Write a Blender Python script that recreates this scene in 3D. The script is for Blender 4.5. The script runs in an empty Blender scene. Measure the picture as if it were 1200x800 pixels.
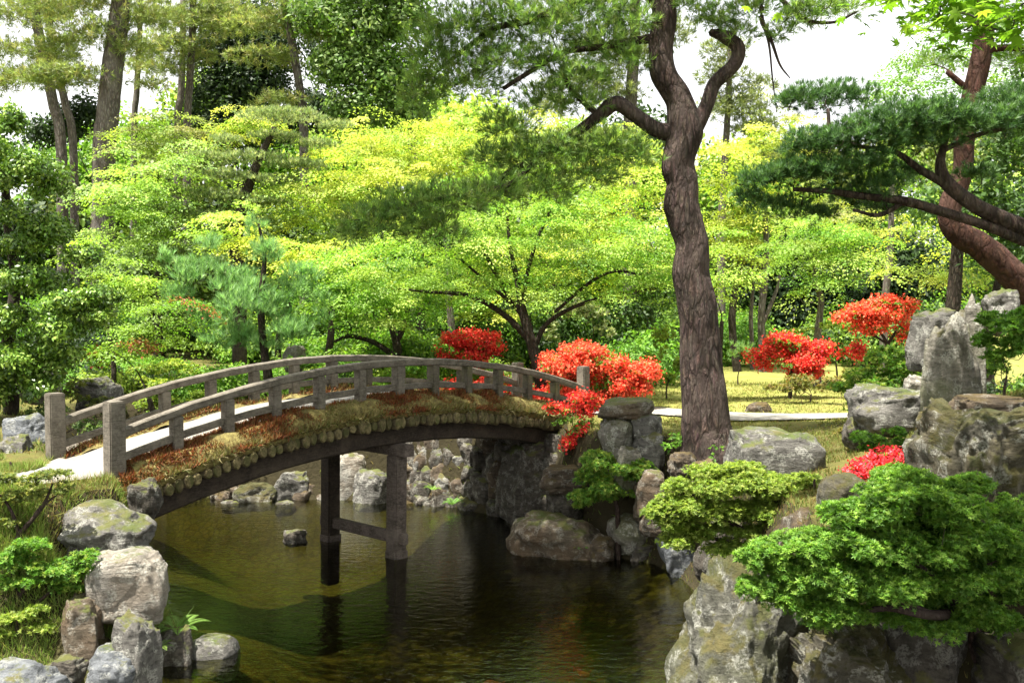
import bpy, math, random
import numpy as np
from mathutils import noise as mnoise, Vector
sc = bpy.context.scene
COL = sc.collection
# ------------------------------------------------------------------ camera, sky, sun
EYE = np.array([0.0, 0.0, 3.82]); F = 1200.0; PITCH = math.atan(48/1200)
cam = bpy.data.cameras.new('camera'); cam_o = bpy.data.objects.new('camera', cam); COL.objects.link(cam_o)
cam.sensor_width = 36; cam.lens = 36; cam.clip_start = 0.1; cam.clip_end = 2000
cam_o.location = EYE; cam_o.rotation_euler = (math.pi/2-PITCH, 0, 0); sc.camera = cam_o
SUN = np.array([-0.24, -0.2, 0.92]); SUN = SUN/np.linalg.norm(SUN)
world = bpy.data.worlds.new('World'); sc.world = world; world.use_nodes = True
wn = world.node_tree; bg = wn.nodes['Background']; sky = wn.nodes.new('ShaderNodeTexSky'); sky.sky_type = 'NISHITA'
sky.sun_disc = False; sky.sun_elevation = math.asin(SUN[2]); sky.sun_rotation = math.atan2(SUN[0], SUN[1])
sky.dust_density = 9.0; sky.air_density = 1.0; sky.ozone_density = 1.0
tcw = wn.nodes.new('ShaderNodeTexCoord'); cln = wn.nodes.new('ShaderNodeTexNoise'); cln.inputs['Scale'].default_value = 2.6; cln.inputs['Detail'].default_value = 7
clr = wn.nodes.new('ShaderNodeValToRGB'); clr.color_ramp.elements[0].position = .3; clr.color_ramp.elements[0].color = (.72, .72, .72, 1); clr.color_ramp.elements[1].position = .55
cmx = wn.nodes.new('ShaderNodeMix'); cmx.data_type = 'RGBA'; cmx.inputs[7].default_value = (3.5, 3.52, 3.55, 1)   # thin bright cloud over the sky
wn.links.new(tcw.outputs['Generated'], cln.inputs['Vector']); wn.links.new(cln.outputs[0], clr.inputs[0]); wn.links.new(clr.outputs[0], cmx.inputs[0])
wn.links.new(sky.outputs[0], cmx.inputs[6]); wn.links.new(cmx.outputs[2], bg.inputs[0]); bg.inputs[1].default_value = 0.13
sl = bpy.data.lights.new('sun', 'SUN'); sl.energy = 4.7; sl.angle = math.radians(0.6); sl.color = (1.0, 0.95, 0.86)
so = bpy.data.objects.new('sun', sl); COL.objects.link(so); so.location = (0, 0, 40)
so.rotation_euler = Vector(SUN).to_track_quat('Z', 'Y').to_euler()
sc.view_settings.view_transform = 'Standard'; sc.view_settings.look = 'None'; sc.view_settings.gamma = 1.0
sc.view_settings.exposure = 1.9
sc.render.engine = 'CYCLES'
cy = sc.cycles; cy.use_denoising = True; cy.max_bounces = 6; cy.diffuse_bounces = 4; cy.glossy_bounces = 2
cy.transmission_bounces = 3; cy.transparent_max_bounces = 6; cy.use_adaptive_sampling = True; cy.adaptive_threshold = 0.015
try: cy.denoiser = 'OPENIMAGEDENOISE'
except Exception: pass

# ------------------------------------------------------------------ helpers
def at(px, py, Y):
    """point on the plane y = Y seen at photo pixel (px, py)"""
    u = (px-600)/F; v = (400-py)/F
    dy = math.cos(PITCH)+v*math.sin(PITCH); dz = -math.sin(PITCH)+v*math.cos(PITCH)
    s = Y/dy
    return np.array([u*s, Y, EYE[2]+dz*s])
def nrm(v): return v/np.maximum(np.linalg.norm(v, axis=-1, keepdims=True), 1e-9)
def sstep(a, b, x):
    t = np.clip((x-a)/(b-a), 0, 1); return t*t*(3-2*t)
def wob(P, s, k=0.0):
    """cheap smooth noise in -1..1 for arrays of points"""
    x, y, z = P[..., 0]*s+k, P[..., 1]*s+k*1.7, P[..., 2]*s+k*2.3
    return (np.sin(x*1.3+1.7*np.sin(y*.9+k))+np.sin(y*1.7+1.3*np.sin(z*1.1+k))+np.sin(z*1.5+1.9*np.sin(x*.7-k)))/3

def make_mesh(name, V, faces, mat, tint=None, smooth=False, base=None, parent=None):
    V = np.asarray(V, dtype=np.float32)
    if base is not None: V = V-np.asarray(base, dtype=np.float32)
    me = bpy.data.meshes.new(name)
    if isinstance(faces, np.ndarray):
        nf, k = faces.shape
        me.vertices.add(len(V)); me.vertices.foreach_set('co', V.ravel())
        me.loops.add(nf*k); me.loops.foreach_set('vertex_index', faces.astype(np.int32).ravel())
        me.polygons.add(nf)
        me.polygons.foreach_set('loop_start', np.arange(0, nf*k, k, dtype=np.int32))
        me.polygons.foreach_set('loop_total', np.full(nf, k, dtype=np.int32))
        me.update(calc_edges=True)
    else:
        me.from_pydata(V.tolist(), [], faces); me.update()
    if smooth: me.polygons.foreach_set('use_smooth', np.ones(len(me.polygons), dtype=bool))
    if tint is not None:
        a = me.color_attributes.new('tint', 'FLOAT_COLOR', 'POINT')
        a.data.foreach_set('color', np.c_[tint, np.ones(len(tint))].astype(np.float32).ravel())
    me.materials.append(mat)
    o = bpy.data.objects.new(name, me); COL.objects.link(o)
    if parent is not None: o.parent = parent
    elif base is not None: o.location = base
    return o
def tag(o, label, cat, group=None, kind=None):
    if label: o['label'] = label
    if cat: o['category'] = cat
    if group: o['group'] = group
    if kind: o['kind'] = kind
    return o
def thing(name, label, cat, base, group=None):
    o = bpy.data.objects.new(name, None); COL.objects.link(o); o.location = base; o.empty_display_size = .2
    o['_b'] = [float(x) for x in base]
    return tag(o, label, cat, group)
def bs(o): return np.array(o['_b'])

class LB:
    """collects leaf-sized kites"""
    def __init__(s): s.V = []; s.T = []
    def kite(s, C, U, N, L, W, col, mid=.42):
        V = np.cross(U, N); L = np.asarray(L).reshape(-1, 1); W = np.asarray(W).reshape(-1, 1)
        m = C+U*L*mid+N*L*.06
        q = np.stack([C, m+V*W*.5, C+U*L-N*L*.05, m-V*W*.5], 1)
        s.V.append(q.reshape(-1, 3)); s.T.append(np.repeat(col, 4, axis=0))
    def n(s): return sum(len(v) for v in s.V)//4
    def build(s, name, mat, parent=None, base=None):
        V = np.concatenate(s.V); T = np.concatenate(s.T)
        f = np.arange(len(V), dtype=np.int32).reshape(-1, 4)
        b = bs(parent) if parent is not None else base
        return make_mesh(name, V, f, mat, T, base=b, parent=parent)

def catmull(P, n):
    P = np.asarray(P, float); Q = np.vstack([2*P[0]-P[1], P, 2*P[-1]-P[-2]]); out = []
    for i in range(1, len(Q)-2):
        t = np.linspace(0, 1, n, endpoint=False)[:, None]
        a, b, c, d = Q[i-1], Q[i], Q[i+1], Q[i+2]
        out.append(.5*(2*b+(c-a)*t+(2*a-5*b+4*c-d)*t*t+(3*b-a-3*c+d)*t**3))
    return np.vstack(out+[P[-1:]])
class TB:
    """collects tubes"""
    def __init__(s): s.V = []; s.F = []; s.c = 0
    def tube(s, P, R, sides=6, rough=0.0, k=0.0, cap=True):
        P = np.asarray(P, float); R = np.asarray(R, float); n = len(P)
        T = nrm(np.gradient(P, axis=0)); ref = np.array([0.3, 0.9, 0.1]) if abs(T[0][2]) > .6 else np.array([0, 0, 1.0])
        A = nrm(np.cross(T, ref)); B = np.cross(T, A)
        an = np.linspace(0, 2*math.pi, sides, endpoint=False)
        ring = A[:, None]*np.cos(an)[None, :, None]+B[:, None]*np.sin(an)[None, :, None]
        rr = R[:, None]*np.ones((1, sides))
        V = P[:, None]+ring*rr[..., None]
        if rough:
            d = wob(V, 5.0, k)*.55+wob(V*np.array([1, 1, .45]), 17.0, k+3)*.45
            V = V+ring*(rr*rough*d)[..., None]
        i = np.arange(n-1)[:, None]*sides; j = np.arange(sides)[None]; j2 = (j+1) % sides
        f = np.stack([i+j, i+j2, i+sides+j2, i+sides+j], -1).reshape(-1, 4)+s.c
        V = V.reshape(-1, 3)
        if cap:
            V = np.vstack([V, P[-1]+T[-1]*R[-1]*.5]); e = len(V)-1+s.c; l = (n-1)*sides+s.c
            f = np.vstack([f, np.stack([l+np.arange(sides), l+(np.arange(sides)+1) % sides, np.full(sides, e), np.full(sides, e)], -1)])
        s.V.append(V); s.F.append(f); s.c += len(V)
    def build(s, name, mat, parent=None, base=None):
        b = bs(parent) if parent is not None else base
        F_ = np.concatenate(s.F)
        faces = [tuple(dict.fromkeys(q)) for q in F_.tolist()]
        return make_mesh(name, np.concatenate(s.V), faces, mat, smooth=True, base=b, parent=parent)

class MB:
    """collects boxes given by centre, axes and half sizes"""
    def __init__(s): s.V = []; s.F = []
    def box(s, c, ax, h, bev=0.0):
        c = np.asarray(c, float); ax = [np.asarray(a, float) for a in ax]; k = len(s.V)
        for z in (-1, 1):
            for (x, y) in ((-1, -1), (1, -1), (1, 1), (-1, 1)):
                s.V.append(c+ax[0]*h[0]*x+ax[1]*h[1]*y+ax[2]*h[2]*z)
        for q in ((0, 3, 2, 1), (4, 5, 6, 7), (0, 1, 5, 4), (1, 2, 6, 5), (2, 3, 7, 6), (3, 0, 4, 7)): s.F.append(tuple(k+i for i in q))
    def build(s, name, mat, parent=None, base=None, bevel=0.012):
        b = bs(parent) if parent is not None else base
        o = make_mesh(name, np.array(s.V), s.F, mat, base=b, parent=parent)
        if bevel:
            import bmesh
            bm = bmesh.new(); bm.from_mesh(o.data)
            bmesh.ops.bevel(bm, geom=bm.edges[:], offset=bevel, segments=2, affect='EDGES', clamp_overlap=True)
            bm.to_mesh(o.data); bm.free()
        return o

# ------------------------------------------------------------------ materials
class NT:
    def __init__(s, name):
        s.m = bpy.data.materials.new(name); s.m.use_nodes = True; s.t = s.m.node_tree; s.b = s.t.nodes['Principled BSDF']
        s.out = s.t.nodes['Material Output']
    def n(s, typ, **kw):
        x = s.t.nodes.new('ShaderNode'+typ)
        for k, v in kw.items(): setattr(x, k, v)
        return x
    def l(s, a, b): s.t.links.new(a, b)
    def coord(s, scale=(1, 1, 1), kind='Object'):
        c = s.n('TexCoord'); m = s.n('Mapping'); m.inputs['Scale'].default_value = scale; s.l(c.outputs[kind], m.inputs[0])
        oi = s.n('ObjectInfo'); s.l(oi.outputs['Location'], m.inputs['Location']); return m.outputs[0]
    def noise(s, co, scale, detail=6, rough=.6, dist=0.0):
        x = s.n('TexNoise'); x.inputs['Scale'].default_value = scale; x.inputs['Detail'].default_value = detail
        x.inputs['Roughness'].default_value = rough; x.inputs['Distortion'].default_value = dist; s.l(co, x.inputs['Vector']); return x.outputs[0]
    def voro(s, co, scale, feature='F1', out=0, rnd=1.0):
        x = s.n('TexVoronoi', feature=feature); x.inputs['Scale'].default_value = scale; x.inputs['Randomness'].default_value = rnd
        s.l(co, x.inputs['Vector']); return x.outputs[out]
    def ramp(s, fac, stops):
        r = s.n('ValToRGB'); e = r.color_ramp.elements
        while len(e) < len(stops): e.new(.5)
        for i, (p, c) in enumerate(stops):
            e[i].position = p; e[i].color = (c, c, c, 1) if isinstance(c, (int, float)) else (*c, 1)
        s.l(fac, r.inputs[0]); return r.outputs[0]
    def mix(s, fac, a, b, typ='MIX'):
        x = s.n('Mix', data_type='RGBA', blend_type=typ)
        for sock, v in ((x.inputs[0], fac), (x.inputs[6], a), (x.inputs[7], b)):
            if isinstance(v, (int, float)): sock.default_value = v
            elif isinstance(v, tuple): sock.default_value = (*v, 1)
            else: s.l(v, sock)
        return x.outputs[2]
    def math(s, op, a, b=0.0):
        x = s.n('Math', operation=op)
        for sock, v in ((x.inputs[0], a), (x.inputs[1], b)):
            if isinstance(v, (int, float)): sock.default_value = v
            else: s.l(v, sock)
        return x.outputs[0]
    def bump(s, h, strength=.5, dist=.02, prev=None):
        x = s.n('Bump'); x.inputs['Strength'].default_value = strength; x.inputs['Distance'].default_value = dist
        s.l(h, x.inputs['Height'])
        if prev is not None: s.l(prev, x.inputs['Normal'])
        return x.outputs[0]
    def done(s, col, rough=.8, normal=None, spec=.3):
        if isinstance(col, tuple): s.b.inputs['Base Color'].default_value = (*col, 1)
        else: s.l(col, s.b.inputs['Base Color'])
        if isinstance(rough, (int, float)): s.b.inputs['Roughness'].default_value = rough
        else: s.l(rough, s.b.inputs['Roughness'])
        s.b.inputs['Specular IOR Level'].default_value = spec
        if normal is not None: s.l(normal, s.b.inputs['Normal'])
        return s.m

def leaf_mat(name, rough=.5, trans=.35, spec=.4, tcol=(1.1, 1.15, .6)):
    m = NT(name); a = m.n('Attribute', attribute_name='tint'); c = a.outputs[0]
    m.done(c, rough, spec=spec)
    t = m.n('BsdfTranslucent'); m.l(m.mix(1.0, c, tcol, 'MULTIPLY'), t.inputs[0])
    x = m.n('MixShader'); x.inputs[0].default_value = trans
    m.l(m.b.outputs[0], x.inputs[1]); m.l(t.outputs[0], x.inputs[2]); m.l(x.outputs[0], m.out.inputs[0]); return m.m
M_LEAF = leaf_mat('thin_leaf', .55, .5)
M_GLOSS = leaf_mat('glossy_leaf', .36, .2, .5)
M_NEEDLE = leaf_mat('pine_needle', .5, .48, .4)
M_PETAL = leaf_mat('azalea_petal', .6, .35, .2, (1.1, .8, .8))
M_GRASS = leaf_mat('grass_blade', .6, .3, .3)

def bark_mat(name, dark, light, scale=9.0, stretch=.25, bump=.8, red=None):
    m = NT(name); co = m.coord((1, 1, stretch)); dn = m.n('TexNoise'); dn.inputs['Scale'].default_value = scale*.55; dn.inputs['Detail'].default_value = 5; m.l(co, dn.inputs['Vector'])
    wv = m.n('VectorMath', operation='MULTIPLY_ADD'); m.l(dn.outputs['Color'], wv.inputs[0]); wv.inputs[1].default_value = (1.9/scale,)*3; m.l(co, wv.inputs[2])
    n1 = m.noise(wv.outputs[0], scale*.9, 8, .7); v = m.voro(wv.outputs[0], scale, 'DISTANCE_TO_EDGE'); v2 = m.voro(wv.outputs[0], scale*2.6, 'DISTANCE_TO_EDGE')
    e = m.math('MULTIPLY', m.ramp(v, [(0, 0.0), (.3, 1.0)]), m.ramp(v2, [(0, .55), (.25, 1.0)])); h = m.math('MULTIPLY', m.math('MULTIPLY', e, m.ramp(n1, [(.3, .2), (.65, 1.0)])), m.ramp(m.noise(co, scale*2.2, 8, .75, 1.0), [(.3, .3), (.55, 1.0)]))
    cell = m.voro(wv.outputs[0], scale*2.6, 'F1', 1)
    c = m.mix(m.ramp(h, [(.08, 0.0), (.75, 1.0)]), dark, light); c = m.mix(.35, c, m.mix(1.0, c, m.mix(.5, cell, (.8, .8, .8)), 'MULTIPLY'))
    c = m.mix(m.ramp(m.noise(co, scale*3, 6, .7), [(.35, .6), (.6, 0.0)]), c, tuple(x*.7 for x in dark))
    c = m.mix(m.ramp(m.noise(m.coord(), 2.2, 6, .7), [(.45, 0.0), (.65, .45)]), c, tuple(x*.5+.02 for x in light))
    if red: c = m.mix(m.ramp(m.noise(m.coord(), 1.6, 3), [(.4, 0.0), (.65, .8)]), c, red)
    return m.done(c, .9, m.bump(m.noise(co, scale*5, 5, .7), .5, .012, m.bump(h, bump, .05)), .12)
M_PINEBARK = bark_mat('pine_bark', (.03, .022, .018), (.26, .19, .16), 12, .25, 1.0)
M_REDBARK = bark_mat('red_pine_bark', (.032, .016, .011), (.185, .088, .06), 10.0, .35, .9)
M_BARK = bark_mat('dark_bark', (.025, .02, .014), (.13, .105, .075), 22, .3, .6)
M_GREYBARK = bark_mat('grey_bark', (0.081, 0.069, 0.057), (0.345, 0.310, 0.265), 14, .25, .5)
M_TWIG = bark_mat('twig_bark', (.03, .02, .016), (.14, .1, .08), 40, .3, .4)

def rock_mat(name, dark, light, moss=.3, mossc=(.09, .12, .025), lichen=.25, tint=None, bump=.9, scale=1.0):
    m = NT(name); co = m.coord()
    n1 = m.noise(co, 2.3*scale, 9, .68, .6); n2 = m.noise(co, 11*scale, 8, .7, .3); n3 = m.noise(co, 46*scale, 5, .7)
    st = m.noise(m.coord((1.2, 1.2, 6)), 2.6*scale, 6, .65, 1.2)
    c = m.mix(m.ramp(n1, [(.3, 0.0), (.7, 1.0)]), dark, light)
    c = m.mix(m.ramp(n2, [(.36, .75), (.56, 0.0)]), c, tuple(x*.55 for x in dark))
    c = m.mix(m.ramp(st, [(.42, 0.0), (.62, .5)]), c, tuple(min(1, x*1.25) for x in light))
    if tint: c = m.mix(m.ramp(m.noise(co, 1.6*scale, 5, .6, .5), [(.42, 0.0), (.62, .75)]), c, tint)
    if lichen:
        lm = m.math('MULTIPLY', m.ramp(m.noise(co, 7*scale, 3, .6), [(.52, 0.0), (.58, 1.0)]), m.ramp(n3, [(.4, 0.0), (.55, lichen*2.2)]))
        c = m.mix(lm, c, (.5, .5, .44))
    c = m.mix(m.ramp(n3, [(.3, .4), (.5, 0.0)]), c, tuple(x*.4 for x in dark))
    if moss:
        g = m.n('NewGeometry'); sp = m.n('SeparateXYZ'); m.l(g.outputs['Normal'], sp.inputs[0])
        up = m.math('MULTIPLY_ADD', sp.outputs[2], .38); m.t.nodes[-1].inputs[2].default_value = moss-.35
        mm = m.ramp(m.math('ADD', up, m.math('MULTIPLY', m.math('SUBTRACT', m.noise(co, 3.4*scale, 8, .7), .5), 1.5)), [(.1, 0.0), (.26, .9)])
        mc = m.mix(n2, mossc, tuple(x*.45 for x in mossc)); mc = m.mix(m.ramp(n1, [(.4, 0.0), (.7, .6)]), mc, (.14, .1, .035))
        c = m.mix(mm, c, mc)
    vv = m.voro(m.coord((1, 1, 1.6)), 3.1*scale, 'DISTANCE_TO_EDGE')
    cr = m.ramp(vv, [(0, 0.0), (.05, 1.0)])
    b = m.bump(n2, bump*.75, .06, m.bump(n1, bump*.5, .12)); b = m.bump(st, bump*.5, .05, b); b = m.bump(n3, bump*.55, .012, b)
    return m.done(c, .88, b, .25)
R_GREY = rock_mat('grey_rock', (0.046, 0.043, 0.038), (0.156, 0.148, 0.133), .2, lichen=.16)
R_PALE = rock_mat('pale_rock', (.115, .108, .092), (.3, .28, .245), .1, lichen=.18, tint=(.2, .165, .125))
R_WARM = rock_mat('warm_rock', (0.057, 0.046, 0.030), (0.160, 0.133, 0.099), .2, lichen=.12, tint=(0.114, 0.076, 0.046))
R_BLUE = rock_mat('blue_grey_rock', (.045, .05, .056), (.15, .158, .168), .1, lichen=.12)
R_MOSSY = rock_mat('mossy_rock', (0.032, 0.029, 0.021), (0.125, 0.116, 0.090), .36, (0.057, 0.065, 0.017), .2, tint=(0.099, 0.084, 0.049), bump=1.3)
R_STAND = rock_mat('standing_stone', (0.091, 0.082, 0.067), (0.220, 0.205, 0.171), .16, (0.076, 0.080, 0.027), .2, tint=(0.122, 0.129, 0.065))
R_LICHEN = rock_mat('lichen_boulder', (.045, .044, .034), (.15, .146, .12), .33, (.07, .08, .022), .2, tint=(.085, .09, .045), bump=1.2)
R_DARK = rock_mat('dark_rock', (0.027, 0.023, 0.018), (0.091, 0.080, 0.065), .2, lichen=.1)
R_BROWN = rock_mat('brown_rock', (0.034, 0.026, 0.017), (0.114, 0.087, 0.061), .25, (0.068, 0.049, 0.017), .12)

def wood_mat(name, dark, light, moss=0.0):
    m = NT(name); co = m.coord((1, 1, 1))
    n1 = m.noise(m.coord((3, 3, 3)), 1.5, 6, .6); gr = m.noise(m.coord((9, 9, 60), 'Object'), 1.0, 6, .7, .3)
    n2 = m.noise(co, 30, 6, .7)
    c = m.mix(m.ramp(n2, [(.3, 0.0), (.7, 1.0)]), dark, light); c = m.mix(m.ramp(gr, [(.35, .7), (.55, 0.0)]), c, tuple(x*.5 for x in dark))
    c = m.mix(m.ramp(n1, [(.45, 0.0), (.7, .6)]), c, tuple(min(1, x*1.25) for x in light))
    if moss: c = m.mix(m.ramp(m.noise(co, 2.5, 8, .7), [(.48, 0.0), (.62, moss)]), c, (.1, .1, .035))
    return m.done(c, .85, m.bump(n2, .35, .006, m.bump(gr, .5, .008)), .25)
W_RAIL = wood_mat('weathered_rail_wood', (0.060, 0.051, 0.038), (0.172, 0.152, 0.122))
W_RAIL2 = wood_mat('mossy_rail_wood', (0.044, 0.038, 0.026), (0.128, 0.112, 0.084), .6)
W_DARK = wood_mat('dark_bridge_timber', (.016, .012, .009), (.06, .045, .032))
W_PIER = wood_mat('wet_pier_timber', (0.040, 0.028, 0.022), (0.152, 0.124, 0.104))
W_LOG = wood_mat('log_side', (0.080, 0.064, 0.036), (0.224, 0.180, 0.104), .3)

# ------------------------------------------------------------------ ground
SHORE = np.array([(-3.45, 9.7), (-3.55, 10.4), (-3.75, 11.2), (-3.95, 12.0), (-4.5, 12.9), (-5.3, 14.4), (-6.3, 16.4), (-7.2, 18.2), (-7.4, 20.0),
    (-5.8, 19.6), (-4.3, 19.5), (-3.2, 19.4), (-1.9, 19.2), (-.95, 18.6), (-.15, 17.7), (.35, 16.6), (.8, 15.6), (1.4, 15.1), (1.95, 14.7),
    (2.2, 14.1), (2.35, 13.0), (2.1, 11.6), (1.9, 10.2), (1.8, 9.3), (2.15, 8.7), (2.8, 8.35), (4.0, 8.1), (5.5, 7.5), (7.2, 6.4), (7.6, 4.4), (1.5, 4.2), (-2.5, 4.4), (-7.5, 4.8), (-8.5, 7.4), (-6.5, 9.0), (-4.8, 9.35)])
PATH_A = np.array([(-4.45, 12.1), (-4.85, 11.55), (-5.3, 11.1), (-6.6, 10.6), (-8, 10.3), (-8, 11.0), (-6.4, 11.35), (-5.8, 11.8), (-5.7, 12.4), (-5.9, 13.3)])
PATH_B = np.array([(1.3, 18.1), (2.4, 18.0), (3.8, 17.0), (6, 16.85), (9, 17.2), (14, 18.2), (14, 19.6), (9, 18.5), (6, 17.95), (4.2, 18.1), (2.6, 19.2), (.2, 19.7)])
def poly_sd(x, y, P):
    """signed distance to polygon, negative inside"""
    x = np.asarray(x, float); y = np.asarray(y, float); d = np.full(x.shape, 1e9); ins = np.zeros(x.shape, bool)
    n = len(P)
    for i in range(n):
        ax, ay = P[i]; bx, by = P[(i+1) % n]; ex, ey = bx-ax, by-ay
        t = np.clip(((x-ax)*ex+(y-ay)*ey)/(ex*ex+ey*ey), 0, 1)
        d = np.minimum(d, np.hypot(x-ax-t*ex, y-ay-t*ey))
        c = (ay > y) != (by > y)
        with np.errstate(divide='ignore', invalid='ignore'):
            ins ^= c & (x < (bx-ax)*(y-ay)/(by-ay+1e-12)+ax)
    return np.where(ins, -d, d)
def ground(x, y, fine=True):
    x = np.asarray(x, float); y = np.asarray(y, float)
    sd = poly_sd(x, y, SHORE)
    w = 2.0-.75*sstep(10.6, 11.6, y-.12*(x+4.5))*sstep(0, -1, x)-1.1*sstep(0, 2, x)*sstep(6, 9, y)-.7*sstep(14.5, 17, y)*sstep(-6, -3, x)-1.0*np.exp(-((x+4.6)**2+(y-12.3)**2)/1.1)
    w = np.maximum(w, .75)
    top = 1.78+.013*np.maximum(0, y-17)+.0022*np.maximum(0, y-32)**1.6*(y < 400)
    top = np.minimum(top, 12)
    top = top+1.15*np.exp(-(((x-5.6)/1.7)**2+((y-10.2)/2.0)**2))+.5*np.exp(-(((x-7.5)/2.5)**2+((y-14)/2.5)**2))
    top = top-.02*np.exp(-((x+5)**2+(y-12.3)**2)); top = top+.25*np.exp(-(((x+8)/2.5)**2+((y-15.5)/2.)**2))
    P = np.stack([x, y, x*0], -1)
    bump = (wob(P, 1.1, 1)*.05+wob(P, 3.1, 2)*.025)*sstep(.1, 1.5, sd)
    pa = np.minimum(poly_sd(x, y, PATH_A), poly_sd(x, y, PATH_B))
    bump = bump*sstep(-.1, .5, pa)
    z = np.where(sd > 0, -.12+(top+.12)*sstep(0, 1, sd/w*.95+.03), -.12-.83*sstep(0, 2.2, -sd)+wob(P, 2.6, 5)*.025)
    return z+np.where(sd > 0, bump, 0)
def gz(x, y): return float(ground(np.array([x]), np.array([y]))[0])
def axis(a, b, step, far):
    core = np.arange(a, b+1e-6, step); g = step*1.12**np.arange(1, 60); g = np.cumsum(g); g = g[g < far]
    return np.concatenate([(a-g)[::-1], core, b+g])
xs = axis(-9, 9, .14, 320); ys = axis(3.5, 22, .14, 420)
GX, GY = np.meshgrid(xs, ys); GZ = ground(GX, GY)
nx, ny = len(xs), len(ys)
idx = np.arange(nx*ny).reshape(ny, nx)
gf = np.stack([idx[:-1, :-1], idx[:-1, 1:], idx[1:, 1:], idx[1:, :-1]], -1).reshape(-1, 4)
def ground_mat():
    m = NT('garden_ground'); co = m.coord()
    n1 = m.noise(co, .9, 8, .65, .4); n2 = m.noise(co, 9, 8, .7); n3 = m.noise(co, 60, 5, .7)
    c = m.mix(m.ramp(n1, [(.38, 0.0), (.6, 1.0)]), (.05, .065, .016), (.15, .15, .035))
    c = m.mix(m.ramp(n2, [(.4, .65), (.6, 0.0)]), c, (.11, .075, .03)); c = m.mix(m.ramp(n3, [(.35, .5), (.6, 0.0)]), c, (.05, .055, .015))
    # lawn beyond the pond on the right
    sp = m.n('SeparateXYZ'); m.l(co, sp.inputs[0])
    lawn = m.math('MULTIPLY', m.ramp(m.math('MULTIPLY', sp.outputs[1], .05), [(.78, 0.0), (.86, 1.0)]), m.ramp(m.math('MULTIPLY', sp.outputs[0], .1), [(.12, 0.0), (.28, 1.0)]))
    lc = m.mix(m.ramp(m.noise(co, 1.7, 8, .7), [(.35, 0.0), (.65, 1.0)]), (.15, .19, .035), (.27, .25, .07)); lc = m.mix(m.ramp(n3, [(.3, .5), (.55, 0.0)]), lc, (.1, .12, .025)); lc = m.mix(m.ramp(n2, [(.4, .6), (.55, 0.0)]), lc, (.16, .12, .045))
    c = m.mix(lawn, c, lc)
    gn = m.n('NewGeometry'); gs = m.n('SeparateXYZ'); m.l(gn.outputs['True Normal'], gs.inputs[0])
    stp = m.ramp(m.math('ADD', gs.outputs[2], m.math('MULTIPLY', m.math('SUBTRACT', n2, .5), .35)), [(.6, 1.0), (.85, 0.0)])
    c = m.mix(stp, c, m.mix(n2, (.016, .013, .007), (.05, .042, .02)))
    # pond bed: everything under the water line is gravel and silt
    bed = m.ramp(m.math('ADD', m.math('MULTIPLY', sp.outputs[2], 1.0), .5), [(.38, 1.0), (.5, 0.0)])
    pv = m.voro(co, 7.5, 'F1', 1); pd = m.voro(co, 7.5, 'DISTANCE_TO_EDGE')
    pc = m.mix(m.ramp(m.noise(co, 2.0, 6, .7), [(.35, 0.0), (.65, 1.0)]), (.026, .024, .008), (.085, .074, .024))
    pc = m.mix(.3, pc, m.mix(1.0, m.mix(.75, pv, (.5, .5, .5)), (.11, .09, .045), 'MULTIPLY')); pc = m.mix(m.ramp(pd, [(0, .8), (.12, 0.0)]), pc, (.02, .016, .008))
    c = m.mix(bed, c, pc)
    return m.done(c, .95, m.bump(n3, .6, .02, m.bump(n2, .6, .05, m.bump(pd, .5, .04))), .15)
g_o = make_mesh('ground', np.stack([GX, GY, GZ], -1).reshape(-1, 3), gf, ground_mat(), smooth=True); g_o['kind'] = 'structure'
def path_sheet(P, step=.04):
    x0, y0 = P.min(0); x1, y1 = P.max(0); X, Y = np.meshgrid(np.arange(x0, x1, step), np.arange(y0, y1, step))
    sd = poly_sd(X, Y, P)+.06*wob(np.stack([X, Y, X*0], -1), 4)+.03*wob(np.stack([X, Y, X*0], -1), 13)
    keep = sd < 0
    ix = np.clip(np.searchsorted(xs, X)-1, 0, nx-2); iy = np.clip(np.searchsorted(ys, Y)-1, 0, ny-2); fx = (X-xs[ix])/(xs[ix+1]-xs[ix]); fy = (Y-ys[iy])/(ys[iy+1]-ys[iy])
    Z = (GZ[iy, ix]*(1-fx)+GZ[iy, ix+1]*fx)*(1-fy)+(GZ[iy+1, ix]*(1-fx)+GZ[iy+1, ix+1]*fx)*fy+.03
    i = np.arange(X.size).reshape(X.shape); k4 = keep[:-1, :-1] & keep[1:, :-1] & keep[1:, 1:] & keep[:-1, 1:]
    f = np.stack([i[:-1, :-1], i[:-1, 1:], i[1:, 1:], i[1:, :-1]], -1)[k4]
    return np.stack([X, Y, Z], -1).reshape(-1, 3), f
m = NT('white_gravel'); co = m.coord(); n = m.noise(co, 90, 6, .75); n1_ = m.noise(co, 3, 6, .6)
c = m.mix(m.ramp(n, [(.3, 0.0), (.65, 1.0)]), (.12, .112, .098), (.28, .268, .24)); c = m.mix(m.ramp(n1_, [(.5, 0.0), (.75, .4)]), c, (.2, .16, .1))
M_SAND = m.done(c, .95, m.bump(n, .5, .01), .2)
for nm, P in (('path', PATH_A), ('path', PATH_B)):
    V, f = path_sheet(P); o = make_mesh(nm, V, f, M_SAND, smooth=True); o['kind'] = 'structure'
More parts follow.
